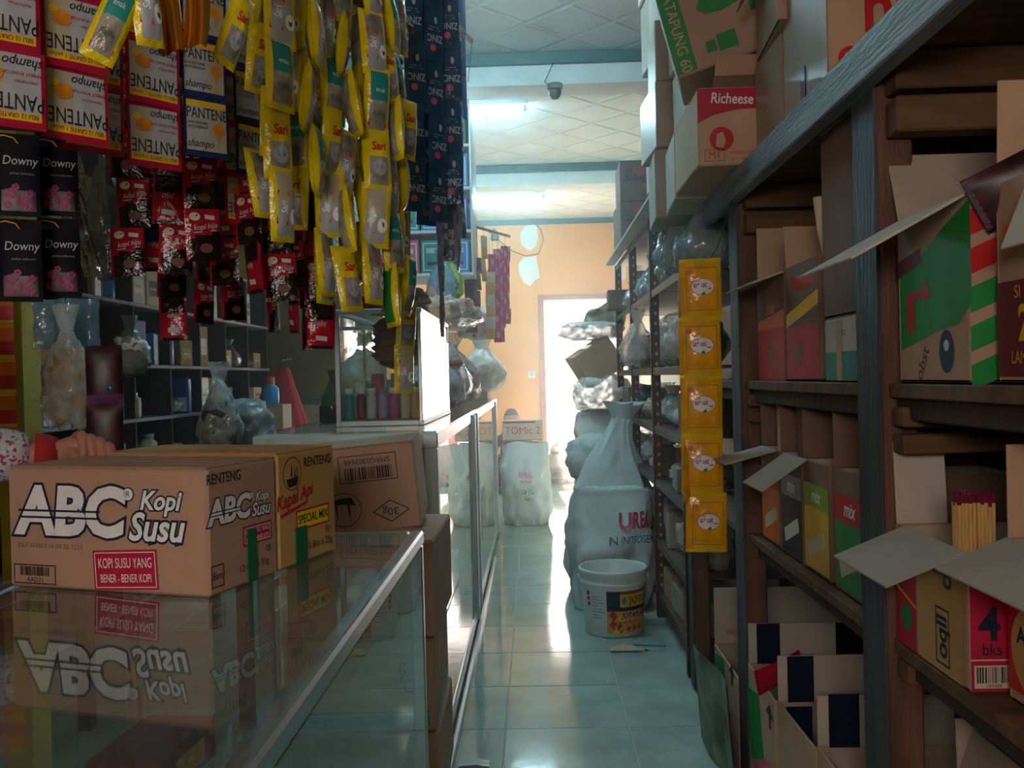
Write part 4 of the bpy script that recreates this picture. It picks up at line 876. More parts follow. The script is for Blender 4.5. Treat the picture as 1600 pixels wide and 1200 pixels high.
# far strips
def bd(u, v, s): return 'sachet_white' if (.3 < u < .48 and .25 < v < .75) or (.7 < u < .86 and (v > .7 or v < .2)) else 'sachet_pink'
pinkm, S = pouch(.07, .10, .016, bd, 9, 11)
def bd(u, v, s): return 'sachet_cream' if .4 < v < .6 else 'rust'
rustm, S = pouch(.06, .09, .012, bd, 7, 11)
def bd(u, v, s): return 'purple' if v > .5 else 'ash'
plumm, S = pouch(.08, .10, .014, bd, 7, 11)
def bd(u, v, s): return 'beige' if v > .5 else 'peach'
beigem, S = pouch(.06, .14, .014, bd, 7, 11)
def bd(u, v, s): return 'gold' if u < .1 or v > .9 or v < .1 else ('orange' if v > .5 else 'red')
orangem, S = pouch(.07, .085, .01, bd, 9, 11)
def bd(u, v, s): return 'sachet_plum' if v > .2 else 'purple'
plumpk, S = pouch(.075, .13, .02, bd, 9, 13); oval(plumpk, S, .01, -.03, .008, .012, 'navy'); oval(plumpk, S, .01, -.03, .003, .004, 'white')
ME = {k: v.mesh('sachet') for k, v in dict(sh_red=sh_red, sh_blue=sh_blue, downy=downy, cof_a=cof_a, cof_b=cof_b, zinc=zinc, zinc_b=zinc_b, bluem=bluem, amber=amber, pink=pinkm, rust=rustm, plum=plumm, beige=beigem, orange=orangem, plumpk=plumpk).items()}

def strip(label, meshes, top, pitch, n, rz, group, jit=8, seed=0, tilt=3, sway=.004, zrod=None, name='sachet_strip', zend=None):
    """a hanging strip of joined sachets; top = top edge point"""
    t = thing(name, label, 'sachets', top, 0, group); r = random.Random(seed+11)
    a = rz
    for i in range(n):
        a2 = a+r.uniform(-jit, jit)
        o = obj('sachet', meshes[(i+seed) % len(meshes)], t, (r.uniform(-sway, sway), r.uniform(-sway, sway), -pitch*(i+.5)))
        o.rotation_euler = (R(r.uniform(-tilt, tilt)), R(r.uniform(-tilt, tilt)*.5), R(a2))
    if zrod: obj('hang_string', MB().tube([(0, 0, -.004), (0, 0, (zend or ZC+.001)-top[2])], .0009, 'wire', 5), t)
    return t
# rods the strips hang from
def rod(label, a, b, drops):
    a, b = V(a), V(b); t = thing('hanging_rod', label, 'rod', (a+b)/2); c = (a+b)/2
    obj('pole', MB().tube([a-c, b-c], .009, 'shelf_wood', 8), t)
    for k in drops: p = a+(b-a)*k; obj('hanger', MB().tube([p-c, V((p.x, p.y, ZC))-c], .0022, 'wire', 5), t)
Z1 = 1.90
def hang(px, pyb, Y, n, pitch): # strip whose lower end shows at (px,pyb) at depth Y
    p = PY(px, pyb, Y); return V((p.x, p.y, p.z+n*pitch))
spec = [ # red-bordered shampoo: centre px, bottom py, depth, n, rz, words
    (10, 197, 1.13, 4, 42, 'sh_red', 'leftmost red-bordered shampoo strip, cut by the left edge of the picture'),
    (122, 222, 1.22, 4, 46, 'sh_red', 'second red-bordered shampoo strip from the left, hanging in front'),
    (150, 240, 1.33, 4, 40, 'sh_red', 'red-bordered shampoo strip just behind the second one, its lower edge showing'),
    (243, 262, 1.42, 4, 48, 'sh_red', 'rightmost red-bordered shampoo strip, beside the blue-bordered ones'),
    (322, 246, 1.50, 4, 44, 'sh_blue', 'left blue-bordered shampoo strip with upright lettering'),
    (398, 276, 1.68, 4, 50, 'sh_blue', 'right blue-bordered shampoo strip with upright lettering'),
    (385, 352, 1.80, 4, 40, 'sh_red', 'low shampoo strip showing two fruit prints below the right blue-bordered strip')]
for i, (px, py, Y, n, rz, mk, lab) in enumerate(spec):
    strip(lab, [ME[mk]], hang(px, py, Y, n, .099), .099, n, rz, 'shampoo strips', 3, i, 2, .002, Z1)
for i, (px, py, Y, lab) in enumerate(((36, 474, 1.42, 'left strip of dark softener sachets with magenta flowers'), (96, 466, 1.50, 'right strip of dark softener sachets with magenta flowers'))):
    strip(lab, [ME['downy']], hang(px, py, Y, 3, .137), .137, 3, 24, 'dark softener strips', 3, i, 2, .002, Z1)
cs = [(205, 432, 1.75), (240, 424, 1.85), (272, 428, 1.75), (318, 408, 1.68), (352, 446, 1.85), (272, 532, 2.0), (322, 505, 2.05), (395, 458, 1.75), (362, 500, 2.0), (438, 470, 1.82), (428, 520, 2.0), (462, 520, 1.9), (480, 548, 2.05), (500, 545, 1.95)]
for i, (px, py, Y) in enumerate(cs):
    n = 5
    strip('red and black coffee sachet strip, %s from the left among the coffee strips' % ORD[i], [ME['cof_a'], ME['cof_b']] if i % 3 else [ME['cof_a']], hang(px, py, Y, n, .097), .097, n, (20, 35, 12, 30, -20, 25, 55, -35, 60, 15, 70, -50, 75, 30)[i], 'coffee sachet strips', 16, i, 6, .006, Z1)
ys = [(418, 335, 1.62, 70), (440, 372, 1.55, 35), (468, 352, 1.72, -65), (492, 300, 1.60, 40), (505, 470, 1.85, 60), (516, 455, 1.70, 20), (538, 462, 1.90, -70), (552, 482, 1.72, 50), (572, 440, 1.85, 75), (592, 470, 1.76, 25), (606, 482, 1.95, -60), (622, 505, 1.82, 68), (634, 488, 1.92, 30), (600, 330, 2.05, 10), (560, 300, 2.1, -40), (520, 330, 2.1, 25)]
YR = (82, 50, -52, 88, 70, 35, -62, 78, 98, 45, -40, 80, 62, 20, -60, 75)
for i, (px, py, Y, rz) in enumerate(ys):
    rz = YR[i]+8
    n = 6 if py > 400 else 5
    strip('yellow-edged seasoning sachet strip, %s from the left' % ORD[i], yel, hang(px, py, Y, n, .112), .112, n, rz, 'yellow seasoning strips', 40, i*3, 9, .012, max(Z1, hang(px, py, Y, n, .112).z+.03))
strip('yellow-edged seasoning strip hanging lowest, in front of the glass cabinet', yel, hang(634, 612, 2.35, 6, .118), .118, 6, 22, 'yellow seasoning strips', 25, 2, 6, .008, 2.2)
# short bright pouches in front, at the top left
ME_S = [yel[1], yel[0], yel[2]]
for i, (px, py, Y, rot, mk, lab) in enumerate(((180, 128, .98, (0, 22, 30), ME_S[0], 'yellow pouch hanging tilted in front of the shampoo strips'), (228, 95, 1.0, (0, -8, 55), ME_S[1], 'yellow and clear pouch hanging beside the tilted yellow pouch'), (368, 130, 1.15, (5, 18, 60), ME_S[2], 'large yellow pouch at the top, left of the yellow strips'))):
    p = PY(px, py, Y); t = thing('hanging_pouch', lab, 'sachets', p+V((0, 0, .13)), 0, 'pouches at the top left')
    for k in range(2): o = obj('sachet', mk, t, (-.006*k, .004*k, -.062+.122*k)); o.rotation_euler = [R(q) for q in rot]; o.scale = (.62, .8, .8)
    obj('hang_string', MB().tube([(0, 0, .1), (0, 0, ZC-p.z-.129)], .0012, 'wire', 5), t)
p = PY(268, 82, 1.05)
t = thing('foil_strip', 'glossy copper foil strip catching the light at the top, between the yellow pouches', 'foil', p, 0)
for k in range(2):
    b = MB(); b.grid(6, 14, lambda a, c: ((a-.5)*.028+.006*math.sin(c*5+k), .012*math.sin(a*6+c*3)-.004*k, c*.26), 'foil_gold'); obj('foil_sheet', b, t, (.018*k, .01*k, .01*k), (0, R(-8+14*k), R(20)))
obj('hang_string', MB().tube([(0, 0, .25), (0, 0, ZC+.001-p.z)], .0012, 'wire', 5), t)
p = PY(140, 432, 1.62)
t = thing('foil_strip', 'narrow crinkled silver-blue foil strip right of the dark softener sachets', 'foil', p, 0); b = MB()
b.grid(7, 30, lambda a, c: ((a-.5)*.035*(1-.3*c*0)-.045*c, .01*math.sin(a*8+c*9)+.004*nz(a*9, c*30, 1), c*.30), 'foil_silver'); b.grid(7, 30, lambda a, c: ((.5-a)*.035-.045*c, .004+.01*math.sin((1-a)*8+c*9)+.004*nz((1-a)*9, c*30, 1), c*.30), 'foil_silver'); obj('foil_sheet', b, t); obj('hang_string', MB().tube([(-.045, 0, .29), (-.045, 0, ZC+.001-p.z)], .0012, 'wire', 5), t)
p = PY(168, 438, 1.9); bag('dull grey-green bag hanging between the foil strip and the coffee strips', p, (.09, .06, .32), 'film_dark', 6.6, 0, True)
# dark blue shampoo strips
zs_ = [(652, 330, 2.25, 30), (668, 352, 2.4, 25), (686, 346, 2.35, 35), (700, 330, 2.5, 18), (708, 318, 2.42, 15)]
for i, (px, py, Y, rz) in enumerate(zs_):
    strip('dark blue shampoo strip hanging upside down, %s from the left' % ORD[i], [ME['zinc']], hang(px, py, Y, 6, .140), .140, 6, rz, 'dark blue shampoo strips', 8, i, 3, .004, 2.3)
for i, (px, py, Y, rz) in enumerate(((705, 408, 2.7, 10), (722, 372, 2.8, 70), (716, 425, 2.75, 80), (694, 400, 2.6, 72))):
    strip('grey-blue edge-on shampoo strip below the dark blue ones, %s from the left' % ORD[i], [ME['zinc_b']], hang(px, py, Y, 5, .142), .142, 5, rz, 'edge-on shampoo strips', 12, i, 3, .004, 2.3)
strip('bright blue sachet strip hanging at the very edge of the dark blue ones', [ME['bluem']], hang(722, 185, 3.0, 5, .142), .142, 5, 60, 'dark blue shampoo strips', 15, 3, 3, .003, 2.4)
strip('thin dark strip hanging in front of the glass cabinet side', [ME['zinc_b']], hang(691, 527, 2.75, 6, .142), .142, 6, 78, 'edge-on shampoo strips', 8, 8, 3, .004, 2.3)
rod('pole carrying the shampoo and softener sachet strips above the front counter', (-.80, 1.0, Z1+.005), (-.25, 1.95, Z1+.005), (.05, .5, .95))
rod('pole carrying the coffee sachet strips, second row', (-1.0, 1.5, Z1+.005), (-.3, 2.15, Z1+.005), (.1, .9))
rod('pole carrying the blue shampoo strips above the long counter', (-.45, 2.1, 2.305), (-.19, 3.1, 2.305), (.1, .9))
# amber strip on the right
p = PY(1103, 862, 2.34); ta = strip('bright yellow-orange soap sachet strip hanging on the second rack post', [ME['amber']], (p.x, p.y, p.z+5*.152), .152, 5, -4, None, 4, 2, 2, .005)
obj('hang_string', MB().tube([(.02, 0, -.01), (.05, .02, .03), (XF-.018-p.x+.0, .0, 1.61-p.z-5*.152)], .0012, 'wire', 5), ta)
o = obj('side_sachet', ME['amber'], ta, (-.035, .03, -.56), (0, R(3), R(70)))
# far strips beyond the cabinet
fs_ = [('pink', 772, 472, 5.6, 3, .1, 25, 'pink and white sachet strip, first from the left in the far bundle'), ('pink', 782, 512, 5.7, 5, .1, 10, 'pink and white sachet strip, second from the left in the far bundle'), ('pink', 792, 506, 5.75, 5, .1, 40, 'pink and white sachet strip, rightmost of the far bundle'), ('pink', 780, 535, 5.5, 5, .1, 15, 'low tail of pink sachets under the far bundle'),
       ('rust', 712, 512, 5.2, 4, .09, 15, 'red and white sachet strip left of the far pink bundle'), ('plum', 738, 520, 5.4, 4, .1, 20, 'dark plum sachet strip between the red-white and beige ones'), ('plum', 748, 505, 5.5, 4, .1, 60, 'dark edge-on sachet strip behind the dark plum one'), ('beige', 768, 530, 5.9, 3, .14, 10, 'beige sachet strip left of the far pink bundle'), ('beige', 757, 440, 5.9, 2, .14, 50, 'pale sachet strip above the far beige one')]
for i, (mk, px, py, Y, n, pi_, rz, lab) in enumerate(fs_):
    Y = 2.926/(.477-(px-835)/1400)
    strip(lab, [ME[mk]], hang(px, py, Y, n, pi_), pi_, n, rz, 'far sachet strips', 14, i, 4, .006, ZC, zend=2.06)
rod('pole carrying the far pink and dark sachet strips', (-.50, 5.087, 2.06), (-.14, 5.842, 2.06), (.02, .35))
for i, (px, py) in enumerate(((692, 470), (703, 468))): bag(('teal', 'green')[i]+' printed bag hanging left of the red and white far strip', PY(px, py, 4.6+.3*i), (.16, .08, .26), ('film_blue', 'lime')[i], 3+i, 0, True)

# ------------------------------------------------------------------ glass cabinet standing on the long counter
cx0, cx1, cy0, cy1, cz, ch = -.655, -.365, 2.93, 3.86, H2+.007, .385
t = thing('glass_cabinet', 'small aluminium glass cabinet with jars, standing on the long counter', 'cabinet', ((cx0+cx1)/2, (cy0+cy1)/2, cz)); W, D = cx1-cx0, cy1-cy0
for sx in (-1, 1):
    for sy in (-1, 1): obj('corner_post', MB().box((sx*(W/2-.009), sy*(D/2-.009), ch/2), (.018 if sx < 0 else .012, .018, ch-.02), 'alu', .002), t)
for z in (.008, ch-.008):
    for sx in (-1, 1): obj('rail', MB().box((sx*(W/2-.008), 0, z), (.016, D, .016), 'alu_white', .002), t)
    for sy in (-1, 1): obj('rail', MB().box((0, sy*(D/2-.008), z), (W-.032, .016, .016), 'alu_white', .002), t)
obj('front_pane', MB().box((0, -D/2+.004, ch/2), (W-.03, .004, ch-.03), 'glass', .001), t); obj('side_pane', MB().box((W/2-.004, 0, ch/2), (.004, D-.03, ch-.03), 'glass', .001), t); obj('side_pane', MB().box((-W/2+.004, 0, ch/2), (.004, D-.03, ch-.03), 'glass', .001), t)
obj('base_panel', MB().box((0, 0, .018), (W-.03, D-.03, .006), 'card_dark', .001), t); obj('glass_shelf', MB().box((0, .02, .215), (W-.034, D-.06, .005), 'glass', .001), t)
obj('inner_rail', MB().box((-.06, D/2-.02, ch/2), (.012, .012, ch-.03), 'alu', .002), t)
for i in range(7):
    x = cx0+.035+.037*i; y = cy0+.055+.012*(i % 2); h = .10
    tj = thing('jar', 'small jar in the front row of the glass cabinet, %s from the left' % ORD[i], 'jar', (x, y, cz+.022), 0, 'jars in the cabinet')
    obj('jar_body', MB().lathe([(.001, 0), (.0155, .0), (.0165, .004), (.0165, h*.72), (.012, h*.8), (.012, h*.84)], ('teal', 'maroon', 'pale_grey', 'lav', 'magenta', 'beige', 'peach')[i], 14, cap=False), tj); obj('lid', MB().lathe([(.001, h*.84), (.0145, h*.84), (.0145, h), (.013, h*1.02), (.001, h*1.02)], ('white', 'white', 'white', 'grey', 'white', 'white', 'white')[i], 14), tj)
for i in range(6):
    carton('%s small box stored in the glass cabinet behind the jars' % ('white', 'pink', 'pale', 'lilac', 'cream', 'silver')[i], (cx0+.05+.042*i, cy0+.20+.09*(i % 3), cz+.022), (.038, .07, .12+.03*(i % 2)), 0, ('white', 'pink', 'pale_grey', 'lav', 'beige', 'silver')[i], 'small boxes in the cabinet')
for i in range(5): candy('reddish-brown snack pack stacked on the cabinet shelf, %s from below' % ORD[i], ((cx0+cx1)/2+.02, cy0+.32, cz+.235+.026*i), (R(84), 0, R(4*i-8)), .19, .12, 'rust', 'beige', 'snack packs on the cabinet shelf')
# bags and rolls on top of the cabinet
bag('dark brown plastic bag lying on the glass cabinet roof, right part', (cx1-.12, cy0+.35, cz+ch), (.22, .4, .10), 'brown', 2.2, 0, False)
bag('red snack bag on the glass cabinet roof, left part', (cx0+.13, cy0+.3, cz+ch), (.2, .3, .07), 'sachet_red', 4.4, 0, False)
# wrapped goods on the counter behind the cabinet
bag('tall bundle of goods in clear plastic on the counter, just behind the glass cabinet', (-.47, 4.35, cz), (.32, .55, .44), 'film_clear', 31, 0, True, None, 'rust')
bag('second clear-wrapped pinkish bundle on the long counter', (-.47, 5.0, cz), (.34, .5, .40), 'film_pink', 33, .2, True, None, 'lav')
bag('pale plastic sheet bag lying over the wrapped bundles', (-.45, 4.6, cz+.40), (.36, .7, .16), 'film_pink', 35, 0, False)
bag('white plastic bag hanging over the far end of the long counter', (-.36, 6.2, cz+.05), (.34, .34, .38), 'film_white', 37, 0, True)
bag('small white bag with red top above the far end of the counter', (-.37, 5.9, cz+.40), (.26, .3, .22), 'film_white', 39, 0, False, None, 'red')
carton('brown carton at the far end of the long counter under the white bag', (-.47, 6.3, cz), (.30, .4, .16), 0, 'card')
for i in range(6): bag('%s pack standing inside the long glass counter' % ('rust red', 'beige', 'pale pink', 'white', 'brown', 'tan')[i], (-.50, 2.95+.58*i, H2*.55+.005), (.24, .34, .30), ('rust', 'beige', 'film_pink', 'film_white', 'brown', 'card')[i], 41+i, .1*i, False, 'packs in the long counter')
for i in range(5): carton('%s carton on the floor board inside the long glass counter' % ORD[i], (-.53, 3.0+.72*i, .112), (.36, .4, .28), R(3*(i % 3)-3), ('card', 'card_pale', 'card_light', 'card_grey', 'card')[i], 'cartons inside the long counter', None, 'tape_clear')
# goods inside the near counter
gd = [('green', 'lime'), ('red', 'white'), ('gold', 'orange'), ('blue', 'skyblue'), ('teal', 'white'), ('crimson', 'gold'), ('orange', 'red'), ('white', 'navy'), ('lime', 'green'), ('maroon', 'gold')]
for i, (a, bb) in enumerate(gd):
    x = -.68+.15*(i % 3)+.02*(i % 2); y = .52+.31*(i//3)+.05*(i % 2)
    def pr(b, F, a=a, bb=bb): b.quad(F('top'), -.055, -.05, .055, .03, bb); b.quad(F('right'), -.05, -.02, .05, .02, bb); b.text(F('top'), 'enak', 0, -.005, .04, a, 1, .02, 0, R(20), .0012)
    carton('%s and %s pack lying on the shelf inside the front counter' % (a.replace('gold', 'yellow'), bb), (x, y, H1*.55+.005), (.13, .2, .07+.03*(i % 3)), R(8*(i % 4)-12), a, 'packs in the front counter', pr, name='snack_box')
for i in range(4): carton('%s carton on the base board inside the front counter' % ('tan', 'pale', 'yellow', 'teal')[i], (-.52, .55+.3*i, .112), (.36, .24, .22), R(4*i-6), ('card', 'card_pale', 'card_yellow', 'teal')[i], 'cartons inside the front counter', None, 'tape_clear')
def pr(b, F): f = F('right'); b.quad(f, -.05, .02, .05, .055, 'red'); b.quad(f, -.05, -.09, .05, .02, 'white'); b.text(f, 'es', .0, .035, .05, 'white', 1, .03, 0, 0, .001); b.quad(f, -.02, -.08, .03, -.04, 'green', .0009)
carton('red and white card box pressed against the front counter glass', (-.275, 1.02, H1*.55-.24), (.05, .12, .2), 0, 'pale_grey', None, pr)
# ------------------------------------------------------------------ overhead cabinet with blue boxes
ox0, ox1, oy0, oy1 = -.95, -.33, 5.12, 5.55; oz = [1.74, 1.985, 2.23, 2.475, 2.70]
t = thing('overhead_shelf', 'white-edged overhead shelf with blue boxes above the long counter', 'shelf', ((ox0+ox1)/2, (oy0+oy1)/2, 1.74)); W, D = ox1-ox0, oy1-oy0
for z in oz: obj('shelf_panel', MB().box((0, 0, z-1.74), (W, D, .018), 'white', .003), t)
for sx in (-1, 1): obj('side_panel', MB().box((sx*(W/2-.006), .0, .48), (.012, D, .96), 'alu_white', .002), t)
for sx in (-1, 1): obj('hanger', MB().tube([(sx*(W/2-.02), 0, .96), (sx*(W/2-.02), 0, ZC-1.74)], .006, 'alu', 6), t)
k = 0
for j in range(4):
    for i in range(4):
        def pr(b, F): f = F('front'); b.frame(f, -.055, -.08, .055, .08, .006, 'white'); b.quad(f, -.035, .02, .035, .05, 'pale_grey'); b.quad(f, -.03, -.05, .03, -.03, 'navy')
        carton('%s box on the %s board of the overhead shelf, %s from the left' % (('deep blue', 'sky blue', 'teal', 'sky blue')[(i+j) % 4] if not (j == 0 and i < 2) else 'pinkish red', ORD[j], ORD[i]), (ox0+.095+.143*i, oy0+.2, oz[j]+.0095), (.135, .3, .20), R(rnd.uniform(-2, 2)), ('blue', 'skyblue', 'teal', 'skyblue')[(i+j) % 4] if not (j == 0 and i < 2) else 'pink', 'boxes on the overhead shelf', pr)

t = thing('shading_rack', 'dark plank rack added high over the passage to shade the left wall shelf', 'rack', (-1.32, 4.9, 1.85))  # added light blocker, keeps the lamps off the left wall shelf
for k in range(8): obj('plank', MB().box((.13, 0, .075+.14*k), (.018, 4.6, .135), 'dark_wood', .002), t)
for z in (0, .55): obj('shelf_board', MB().box((-.02, 0, z+.01), (.28, 4.6, .02), 'dark_wood', .002), t)
for y in (-2.25, 0, 2.25): obj('post', MB().box((-.14, y, .565), (.05, .05, 1.13), 'dark_wood', .003), t)

# ------------------------------------------------------------------ left: pillar, wall shelf and goods
p = PY(36, 600, 2.5)
tag(obj('pillar', MB().box((p.x-.01, 2.5, ZC/2), (.075, .10, ZC-.002), 'pillar_yellow', .004)), 'yellow painted wooden post at the left behind the counter', 'post')
for i in range(1): strip('strip of orange and yellow sachets hanging left of the yellow post', [ME['orange']], hang(3, 668, 2.2, 5, .086), .086, 5, 10, None, 4, 5, 2, .003, Z1+.3)
SX = -1.93; sy0, sy1 = 3.0, 6.5
t = thing('wall_shelf', 'dark pigeonhole shelf along the left wall, crowded with small goods', 'shelf', (SX-.14, (sy0+sy1)/2, 0))
def lw(mb): mb.v = [(a-(SX-.14), b-(sy0+sy1)/2, c) for a, b, c in mb.v]; return mb
SZ = (.10, .42, .70, .985, 1.25, 1.55, 1.85)
for z in SZ: obj('shelf_board', lw(MB().box((SX-.14, (sy0+sy1)/2, z-.009), (.28, sy1-sy0, .018), 'grey_wood', .002)), t)
for i in range(9):
    y = sy0+.012+(sy1-sy0-.024)*i/8
    for a, c in zip(SZ[:-1], SZ[1:]): obj('divider', lw(MB().box((SX-.145, y, (a+c-.018)/2), (.265, .016, c-a-.02), 'dark_wood', .002)), t)
obj('back_panel', lw(MB().box((SX-.285, (sy0+sy1)/2, .98), (.012, sy1-sy0, 1.78), 'dark_wood', .002)), t)
r5 = random.Random(3); cols = ['white', 'beige', 'card', 'skyblue', 'pale_grey', 'card_yellow', 'pink', 'grey', 'blue', 'card_pale']
cn = {'card': 'tan', 'card_yellow': 'ochre', 'card_pale': 'cream', 'pale_grey': 'pale grey', 'skyblue': 'sky blue'}
for zi in range(2, 6):
    for i in range(8):
        for q in range(2 if (i+zi) % 3 else 1):
            y = sy0+.10+(sy1-sy0)*(i+.15+.42*q)/8*.98; h = (SZ[zi+1]-SZ[zi])*r5.uniform(.35, .8); cl = r5.choice(cols)
            where = 'in the %s pigeonhole of the %s row, left shelf, %s side' % (ORD[i], ORD[zi], ('near', 'far')[q])
            if (i*3+zi+q) % 4 == 0:
                tj = thing('jar', '%s jar %s' % (cn.get(cl, cl), where), 'jar', (SX-.10, y, SZ[zi]), 0, 'goods on the left wall shelf'); obj('jar_body', MB().lathe([(.001, 0), (.045, 0), (.05, .01), (.05, h*.75), (.03, h*.85), (.03, h*.88), (.001, h*.88)], cl, 14, cap=False), tj); obj('lid', MB().lathe([(.035, h*.86), (.035, h), (.001, h)], 'alu', 14), tj)
            elif (i+zi*2+q) % 5 == 0: bag('crinkled silver bag '+where, (SX-.10, y, SZ[zi]), (.16, .15, h), 'film_silver', r5.random()*40, 0, True, 'goods on the left wall shelf')
            else:
                def pr(b, F, cl=cl): f = F('right'); b.quad(f, -.04, -h*.2, .04, h*.2, r5.choice(['red', 'white', 'navy', 'green'])); b.quad(f, -.03, -h*.05, .03, h*.02, 'beige', .001)
                carton('small %s box %s' % (cn.get(cl, cl), where), (SX-.10, y, SZ[zi]), (.12, .12, h), R(r5.uniform(-12, 12)), cl, 'goods on the left wall shelf', pr)
# things hanging and standing in front of the wall shelf
p = PY(108, 672, 2.15); hb = bag('clear plastic bag of mixed snacks hanging beside the yellow post', p, (.13, .10, .30), 'film_clear', 51, 0, True, None, 'card_yellow')
obj('hang_string', MB().tube([(0, 0, .28), (0, 0, ZC+.001-p.z)], .0009, 'wire', 5), hb)
p = PY(103, 545, 2.3); tag(obj('plastic_sheet', MB().tube([p+V((0, 0, .12)), (p.x, p.y, ZC+.001)], .001, 'wire', 5).grid(10, 8, lambda a, c: (p.x+.17*(a-.5), p.y+.02*math.sin(a*9)+.015*nz(a*4, c*4, 1), p.z+.13*c), 'film_blue').grid(10, 8, lambda a, c: (p.x+.17*(.5-a), p.y+.003+.02*math.sin((1-a)*9)+.015*nz((1-a)*4, c*4, 1), p.z+.13*c), 'film_blue')), 'pale blue plastic sheet hanging behind the clear snack bag', 'plastic sheet')
p = PY(166, 722, 1.95); strip('strip of glossy plum-red packs hanging behind the hand', [ME['plumpk']], (p.x, p.y, p.z+.128*2), .128, 2, 20, None, 8, 1, 2, .003, 1.9)
p = PY(205, 590, 2.6); hb = bag('olive and white plastic bag hanging right of the plum-red packs', p, (.12, .08, .18), 'film_dark', 55, .5, True, None, 'white')
obj('hang_string', MB().tube([(0, 0, .17), (0, 0, ZC+.001-p.z)], .0009, 'wire', 5), hb)
p = PY(345, 700, 3.2); bag('clear crinkled bag of dark goods standing on the low dark table', V((p.x, p.y, .876)), (.16, .12, .34), 'film_clear', 57, .4, True, None, 'ash')
p = PY(385, 700, 3.6); bag('pile of silver wrapped sweets left of the long counter', V((p.x, p.y, .876)), (.22, .2, .2), 'film_silver', 59, 0, False)
t = thing('side_table', 'low dark table behind the counters, holding bags and boxes', 'table', (-1.25, 3.55, 0)); obj('table_top', MB().box((0, 0, .86), (.62, 1.3, .03), 'dark_wood', .004), t)
for sx in (-1, 1):
    for sy in (-1, 1): obj('leg', MB().box((sx*.27, sy*.6, .42), (.045, .045, .84), 'dark_wood', .003), t)
# far left corner: red jacket, bottle, carton with basket, basin
p = PY(440, 575, 6.1); t = thing('red_jacket', 'red cloth jacket hanging by the end of the left wall shelf', 'jacket', p)
b = MB(); b.grid(24, 14, lambda a, c: ((.045+.13*c)*math.cos(a*6.283)*(1+.14*math.sin(a*37)), (.04+.06*c)*math.sin(a*6.283), -.46*c), 'cloth_red', closeu=True); obj('cloth', b, t); obj('sleeve', MB().tube([(-.06, -.03, -.05), (-.12, -.05, -.25), (-.11, -.05, -.43)], [.03, .04, .035], 'cloth_red', 10), t)
obj('hook', MB().tube([(0, 0, -.01), (0, 0, .05), (.0, .25, .07)], .006, 'wire', 6), t)
p = PY(424, 632, 5.6)
t = thing('spray_bottle', 'bright blue bottle with an orange cap near the red jacket', 'bottle', p); obj('bottle_body', MB().lathe([(.001, 0), (.045, 0), (.05, .01), (.05, .10), (.025, .125), (.022, .135), (.001, .135)], 'skyblue', 16, cap=False), t); obj('cap', MB().lathe([(.024, .13), (.026, .135), (.024, .17), (.001, .172)], 'orange', 14), t)
carton('tall tan carton on the floor under the blue bottle', (p.x, p.y, 0), (.2, .2, p.z-.002), 0, 'card')
p = PY(388, 645, 5.0); p.z = .985; p.x = SX-.06
t = thing('detergent_pack', 'blue and white upright pack on the left wall shelf side', 'pack', p); obj('pack_body', MB().box((0, 0, .1), (.10, .06, .2), 'blue', .012), t); obj('pack_label', MB().box((0, -.031, .05), (.08, .004, .08), 'white', .002), t)
tb = thing('back_table', 'plain table against the dim yellow wall at the far left', 'table', (-1.75, 7.1, 0)); obj('table_top', MB().box((0, 0, .70), (.95, .5, .03), 'shelf_wood', .004), tb)
for sx in (-1, 1):
    for sy in (-1, 1): obj('leg', MB().box((sx*.42, sy*.2, .342), (.05, .05, .684), 'shelf_wood', .003), tb)
carton('tan carton under the green wire basket at the far left', (-1.62, 7.1, .716), (.40, .36, .25), R(3), 'card', None, lambda b, F: b.text(F('front'), 'HATI-HATI', 0, .04, .04, 'ink'))
t = thing('wire_basket', 'green wire basket on the tan carton at the far left', 'basket', (-1.60, 7.1, .968))
for z in (0, .04, .085): obj('hoop', MB().tube([(.20, -.15, z+.004), (.20, .15, z+.004), (-.20, .15, z+.004), (-.20, -.15, z+.004), (.20, -.15, z+.004)], .004, 'teal', 6), t)
for i in range(9): obj('wire', MB().tube([(-.19+.0475*i, -.15, .004), (-.19+.0475*i, -.15, .09)], .0025, 'teal', 5), t)
wi = struct('wall_inner', MB().box((-1.75, 7.5, ZC/2), (1.0, .08, ZC), 'wall_yellow_dim'))
p = PY(505, 672, 4.6)
t = thing('metal_basin', 'pale round basin standing tilted behind the glass cabinet', 'basin', (-.75, 4.75, cz)); obj('bowl', MB().lathe([(.001, .004), (.07, .0), (.12, .06), (.15, .15), (.155, .155), (.15, .157), (.115, .065), (.066, .008), (.001, .010)], 'pale_grey', 28, cap=False), t)
carton('black box leaning behind the glass cabinet at the counter corner', (-.74, 3.55, cz), (.12, .5, .06), 0, 'black')
bag('grey plastic bag standing on the counter left of the glass cabinet', V((-.735, 3.25, cz)), (.09, .10, .19), 'film_dark', 61, 0, True)

# ------------------------------------------------------------------ people
def skin_mesh(name, vs, es, rs, mat, sub=2, root=0):
    me = bpy.data.meshes.new(name); me.from_pydata([tuple(v) for v in vs], es, []); o = bpy.data.objects.new(name, me); C.objects.link(o)
    md = o.modifiers.new('s', 'SKIN'); md.use_smooth_shade = True
    for i, r in enumerate(rs):
        d = me.skin_vertices[0].data[i]; d.radius = r if isinstance(r, tuple) else (r, r); d.use_root = (i == root)
    o.modifiers.new('b', 'SUBSURF').levels = sub
    dg = bpy.context.evaluated_depsgraph_get(); m2 = bpy.data.meshes.new_from_object(o.evaluated_get(dg)); bpy.data.objects.remove(o)
    m2.name = name; m2.materials.clear(); m2.materials.append(MATS[mat]); m2.polygons.foreach_set('use_smooth', [True]*len(m2.polygons)); return m2
